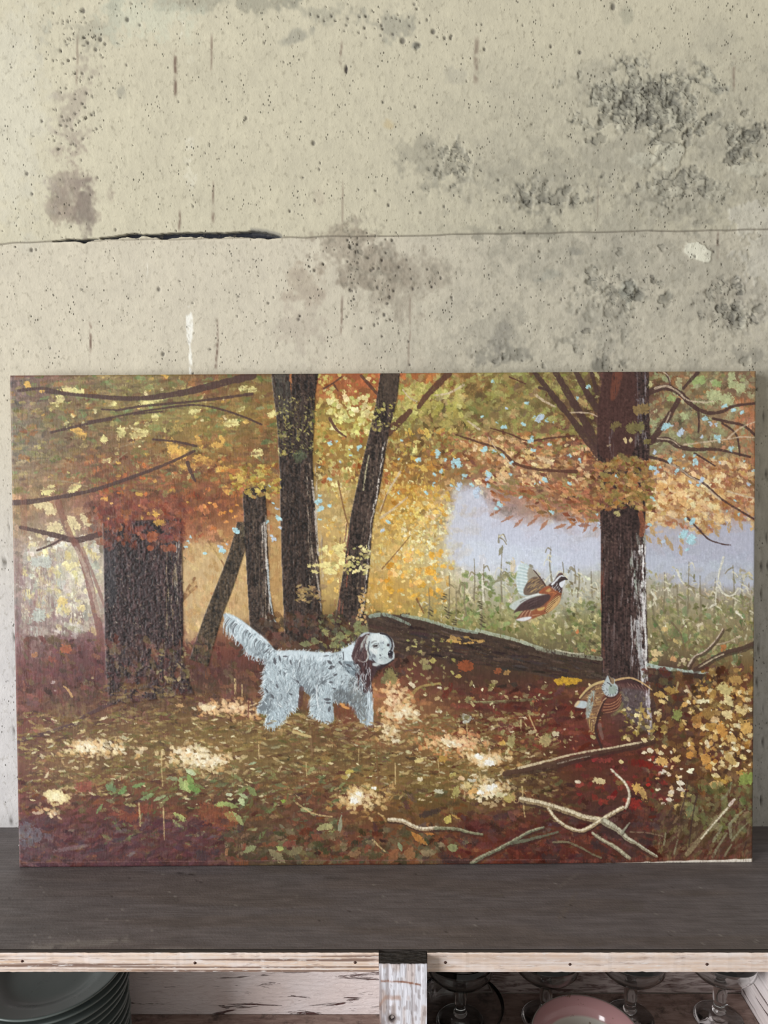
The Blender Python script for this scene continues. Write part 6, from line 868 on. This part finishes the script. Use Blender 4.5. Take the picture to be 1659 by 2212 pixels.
# --- edges of the canvas: thin scraped rim at the left, bare primed strip at the lower right
line([(21, 812), (30, 1340), (41, 1872)], 3, 3, (170, 150, 140), .35, .3); line([(38, 1864), (300, 1862), (820, 1859), (1200, 1858)], 2.2, 1.6, (132, 96, 92), .6, .25)
hs = 7.5*np.clip((XX-935)/262, 0, 1)**.85; rim = np.clip((YY-(NY-1-hs-2.2*(N_MID-.5)))/1.4, 0, 1)*(XX > 935)
C += (np.array((244, 236, 222), np.float32)/255-C)*(rim*np.clip(.45+weave*1.1, 0, 1))[..., None]
C += (np.array((150, 84, 66), np.float32)/255-C)*(np.clip(1-np.abs(YY-(NY-4-hs))/5, 0, 1)*(XX > 880)*np.clip((weave-.4)*4, 0, 1)*.6)[..., None]
C *= (1+.07*(weave-.5)+.05*(N_FINE-.5))[..., None]; C = np.clip(C, 0.02, 1)

# --- stretch it: front face with paint relief, wrapped edges, back, stretcher bars
PAINT_K = 1.0
rootp = empty('oil_painting'); M4 = Matrix(((_bx[0], _up[0], _nn[0], _B[0]), (_bx[1], _up[1], _nn[1], _B[1]), (_bx[2], _up[2], _nn[2], _B[2]+.0005), (0, 0, 0, 1))); rootp.matrix_world = M4
tag(rootp, 'unframed oil painting of a white setter and two quail in autumn woods', 'painting')
def ppart(name, me, mat): o = link(name, me, mat); o.parent = rootp; return o
for _ in range(1): Pd = np.pad(HM, 1, mode='edge'); HM = (Pd[1:-1, 1:-1]*4+Pd[:-2, 1:-1]+Pd[2:, 1:-1]+Pd[1:-1, :-2]+Pd[1:-1, 2:])/8
HM = HM+.25*(N_FINE-.5)*.3
edge = np.minimum(np.minimum(XX, NX-1-XX), np.minimum(YY, NY-1-YY)); rnd = -.0012*np.clip(1-edge/3, 0, 1)**2
posP = np.stack([(XX/(NX-1)-.5)*PWID, (1-YY/(NY-1))*PHGT, np.clip(HM, 0, 1.6)*.00062*np.clip(edge/2, 0, 1)+rnd], -1)
colP = lin(C)*PAINT_K
pc = Mat('oil_paint_on_canvas', .5, .35)
wv = pc.wave(pc.co(), 190, 2.5, 3, 3, 'X'); wh = pc.wave(pc.co(), 190, 2.5, 3, 3, 'Y'); nzv = pc.noise(pc.co((300, 45, 1)), 2, 3, .6)
c_ = pc.mix(pc.ramp(nzv, .3, .7, 0, .16), pc.attr(), pc.mix(1.0, pc.attr(), (1.5, 1.45, 1.4, 1), 'MULTIPLY')); c_ = pc.mix(pc.ramp(wv, 0, .5, .03, 0), c_, (0.02, 0.012, 0.01, 1))
pc.done(c_, pc.bump(pc.math('ADD', pc.math('MULTIPLY', wv, .6), pc.math('MULTIPLY', nzv, 2.5)), .0003, .22), pc.ramp(nzv, .3, .7, .42, .6))
ppart('painted_canvas', grid_mesh('painted_canvas', posP, NX, NY, colP), pc.m)
# turned-over edges carry the colour of the nearest paint
def side(idx_pos, idx_col, flip=False):
    n = len(idx_pos); a = idx_pos.copy(); rows = []; 
    for k, d in enumerate((0, -.006, -.014, -PTH)): q = a.copy(); q[:, 2] = a[:, 2]+d if k else a[:, 2]; rows.append(q)
    pos = np.stack(rows); col = np.stack([idx_col, idx_col*.95, idx_col*.6+.25, np.full_like(idx_col, .6)]); 
    if flip: pos = pos[:, ::-1]; col = col[:, ::-1]
    return grid_mesh('canvas_edge', pos, n, 4, col)
em = Mat('canvas_edge', .7, .2); em.done(em.attr(), em.bump(em.wave(em.co(), 210, .5, 1, 1, 'X'), .0003))
S_ = 6
for me in (side(posP[0, ::S_], colP[0, ::S_], True), side(posP[-1, ::S_], colP[-1, ::S_]), side(posP[::S_, 0], colP[::S_, 0]), side(posP[::S_, -1], colP[::S_, -1], True)): ppart('canvas_edge', me, em.m)
sbm = Mat('stretcher_pine', .7, .2); q = sbm.noise(sbm.co((6, 40, 40)), 6, 4); sbm.done(sbm.mix(q, rgb(206, 178, 134), rgb(176, 140, 96)), sbm.bump(q, .0006))
hw_ = PWID/2-.0008
for x0, x1, y0, y1 in ((-hw_, hw_, .0008, .042), (-hw_, hw_, PHGT-.042, PHGT-.0008), (-hw_, -hw_+.041, .0425, PHGT-.0425), (hw_-.041, hw_, .0425, PHGT-.0425), (-.02, .02, .0425, PHGT-.0425)): ppart('stretcher_bar', box('stretcher_bar', x0, x1, y0, y1, -PTH+.0005, -.003, .001), sbm.m)
tgm = Mat('white_paper', .6, .2); tgm.done(tgm.mix(tgm.noise(tgm.co(), 300, 2), rgb(246, 246, 246), rgb(228, 228, 228)))
tv = [(-PWID/2-.0028, .019, -.010), (-PWID/2-.0004, .0185, -.004), (-PWID/2-.0004, .0285, -.004), (-PWID/2-.0032, .028, -.010), (-PWID/2-.0034, .024, -.008)]
tagm = pydata('paper_tag', tv+[(x-.0004, y, z-.0003) for x, y, z in tv], [(0, 1, 2, 3, 4), (9, 8, 7, 6, 5), (0, 5, 6, 1), (1, 6, 7, 2), (2, 7, 8, 3), (3, 8, 9, 4), (4, 9, 5, 0)])
o = ppart('paper_tag', tagm, tgm.m); tag(o, 'scrap of white paper stuck to the left canvas edge')

# ------------------------------------------------------------------ crockery and glass in the bays
pl = Mat('grey_green_glaze', .28, .5); n_ = pl.noise(pl.co(), 30, 4); pl.done(pl.mix(n_, rgb(94, 104, 101), rgb(116, 123, 120)), None, pl.ramp(n_, .3, .7, .22, .42))
prof = [(0, .003), (.040, .003), (.050, .0035), (.058, .0055), (.064, .0095), (.072, .0115), (.084, .0135), (.0885, .0150), (.0900, .0150), (.0905, .0140), (.0900, .0125), (.084, .0108), (.072, .0088), (.060, .0055), (.052, .0008), (.046, .0), (.044, .001), (0, .001)]
plate_me = lathe('plate', prof, 80); plate_me.materials.append(pl.m)
rc = np.random.RandomState(4); NPL = 15; dz = (.1542-.0152)/(NPL-1)
for k in range(NPL):
    o = bpy.data.objects.new('plate', plate_me); COL.objects.link(o)
    o.location = (-.424+rc.normal(0, .0012), -.106+rc.normal(0, .0008), LF+.0003+k*dz); o.rotation_euler = (0, 0, rc.rand()*6)
    tag(o, 'grey-green glazed plate on top of the stack, its dished face showing' if k == NPL-1 else 'grey-green glazed plate within the stack, only its rim showing', 'plate', 'stacked plates in the left bay')
gl = bpy.data.materials.new('clear_glass'); gl.use_nodes = True; b_ = gl.node_tree.nodes['Principled BSDF']; b_.inputs['Transmission Weight'].default_value = 1.0; b_.inputs['Roughness'].default_value = .03; b_.inputs['IOR'].default_value = 1.48; b_.inputs['Base Color'].default_value = (.93, .95, .95, 1)
gtn = gl.node_tree; ns_ = gtn.nodes.new('ShaderNodeTexNoise'); ns_.inputs['Scale'].default_value = 40; mr_ = gtn.nodes.new('ShaderNodeMapRange'); mr_.inputs['To Min'].default_value = .02; mr_.inputs['To Max'].default_value = .09; gtn.links.new(ns_.outputs['Fac'], mr_.inputs['Value']); gtn.links.new(mr_.outputs[0], b_.inputs['Roughness'])
foot = lathe('foot', [(0, .0), (.0305, .0), (.0315, .0008), (.0310, .0016), (.020, .0030), (.010, .0055), (.0065, .0080), (0, .0085)], 48)
def stem_mesh():
    v, f = [], []; n = 48; prof = [(.0060, .0086), (.0085, .0110), (.0092, .0135), (.0080, .0160), (.0066, .0185), (.0078, .0240), (.0088, .0310), (.0090, .0400), (.0084, .0470), (.0070, .0525), (.0062, .0545)]
    for r, z in prof:
        for i in range(n): a = 2*math.pi*i/n; q = r*(1-.07*abs(math.cos(3*a))) if z > .018 else r; v.append((q*math.cos(a), q*math.sin(a), z))
    for k in range(len(prof)-1):
        for i in range(n): j = (i+1) % n; f.append((k*n+i, k*n+j, (k+1)*n+j, (k+1)*n+i))
    f.append(tuple(range(n-1, -1, -1))); f.append(tuple((len(prof)-1)*n+i for i in range(n))); return pydata('stem', v, f, True)
stem = stem_mesh()
cup = lathe('cup', [(0, .0546), (.005, .0550), (.012, .0575), (.024, .0635), (.036, .0705), (.0430, .0790), (.0440, .0900), (.0435, .1020), (.0425, .1024), (.0419, .1020), (.0424, .0900), (.0413, .0797), (.0346, .0718), (.023, .0650), (.011, .0592), (0, .0578)], 64)
for m_ in (foot, stem, cup): m_.materials.append(gl)
def coupe(x, y, z, label):
    r = empty('stemmed_glass', (x, y, z)); tag(r, label, 'glass', 'stemmed glasses in the right bay')
    for n_, m_ in (('foot', foot), ('stem', stem), ('cup', cup)): o = bpy.data.objects.new(n_, m_); COL.objects.link(o); o.parent = r
    return r
coupe(.0915, -.0630, RF+.0042, 'clear stemmed coupe glass standing in the clear glass dish'); coupe(.206, -.052, RF+.0004, 'clear stemmed coupe glass behind the pink-rimmed bowl'); coupe(.318, -.052, RF+.0004, 'clear stemmed coupe glass just right of the pink-rimmed bowl'); coupe(.4355, -.053, RF+.0004, 'clear stemmed coupe glass beside the pale side panel')
dish = link('glass_dish', lathe('glass_dish', [(0, .0036), (.036, .0036), (.042, .0050), (.050, .0130), (.0570, .0250), (.0600, .0330), (.0608, .0338), (.0614, .0330), (.0590, .0245), (.052, .0115), (.043, .0010), (.036, .0), (0, .0)], 72), gl); dish.location = (.0915, -.0645, RF+.0003); dish.scale = (.93, .93, 1)
tag(dish, 'shallow clear glass dish beside the post with a glass standing in it', 'dish')
bm_ = Mat('glazed_white', .12, .5); crumbs = bm_.noise(bm_.co(), 120, 4, .7); tc_ = bm_.n('ShaderNodeSeparateXYZ'); bm_.put(tc_.inputs[0], bm_.tc.outputs['Object'])
rad = bm_.math('SQRT', bm_.math('ADD', bm_.math('MULTIPLY', tc_.outputs[0], tc_.outputs[0]), bm_.math('MULTIPLY', tc_.outputs[1], tc_.outputs[1]))); pinkband = bm_.math('MULTIPLY', bm_.ramp(rad, .0485, .0492), bm_.ramp(rad, .0645, .0638))
c = bm_.mix(pinkband, rgb(214, 208, 198), rgb(196, 150, 150)); c = bm_.mix(bm_.ramp(crumbs, .64, .70, 0, .8), c, rgb(120, 96, 78)); bm_.done(c)
bowl = link('soup_bowl', lathe('soup_bowl', [(0, .0060), (.022, .0062), (.032, .0095), (.041, .0210), (.0475, .0400), (.050, .0500), (.056, .0565), (.0625, .0610), (.0650, .0618), (.0656, .0610), (.0650, .0598), (.0565, .0540), (.052, .0490), (.0495, .0400), (.043, .0190), (.034, .0060), (.027, .0035), (.026, .0), (.023, .0), (.022, .003), (0, .003)], 80), bm_.m); bowl.location = (.235, -.150, RF+.0003)
tag(bowl, 'white bowl with a broad pink rim in front of the stemmed glasses', 'bowl')
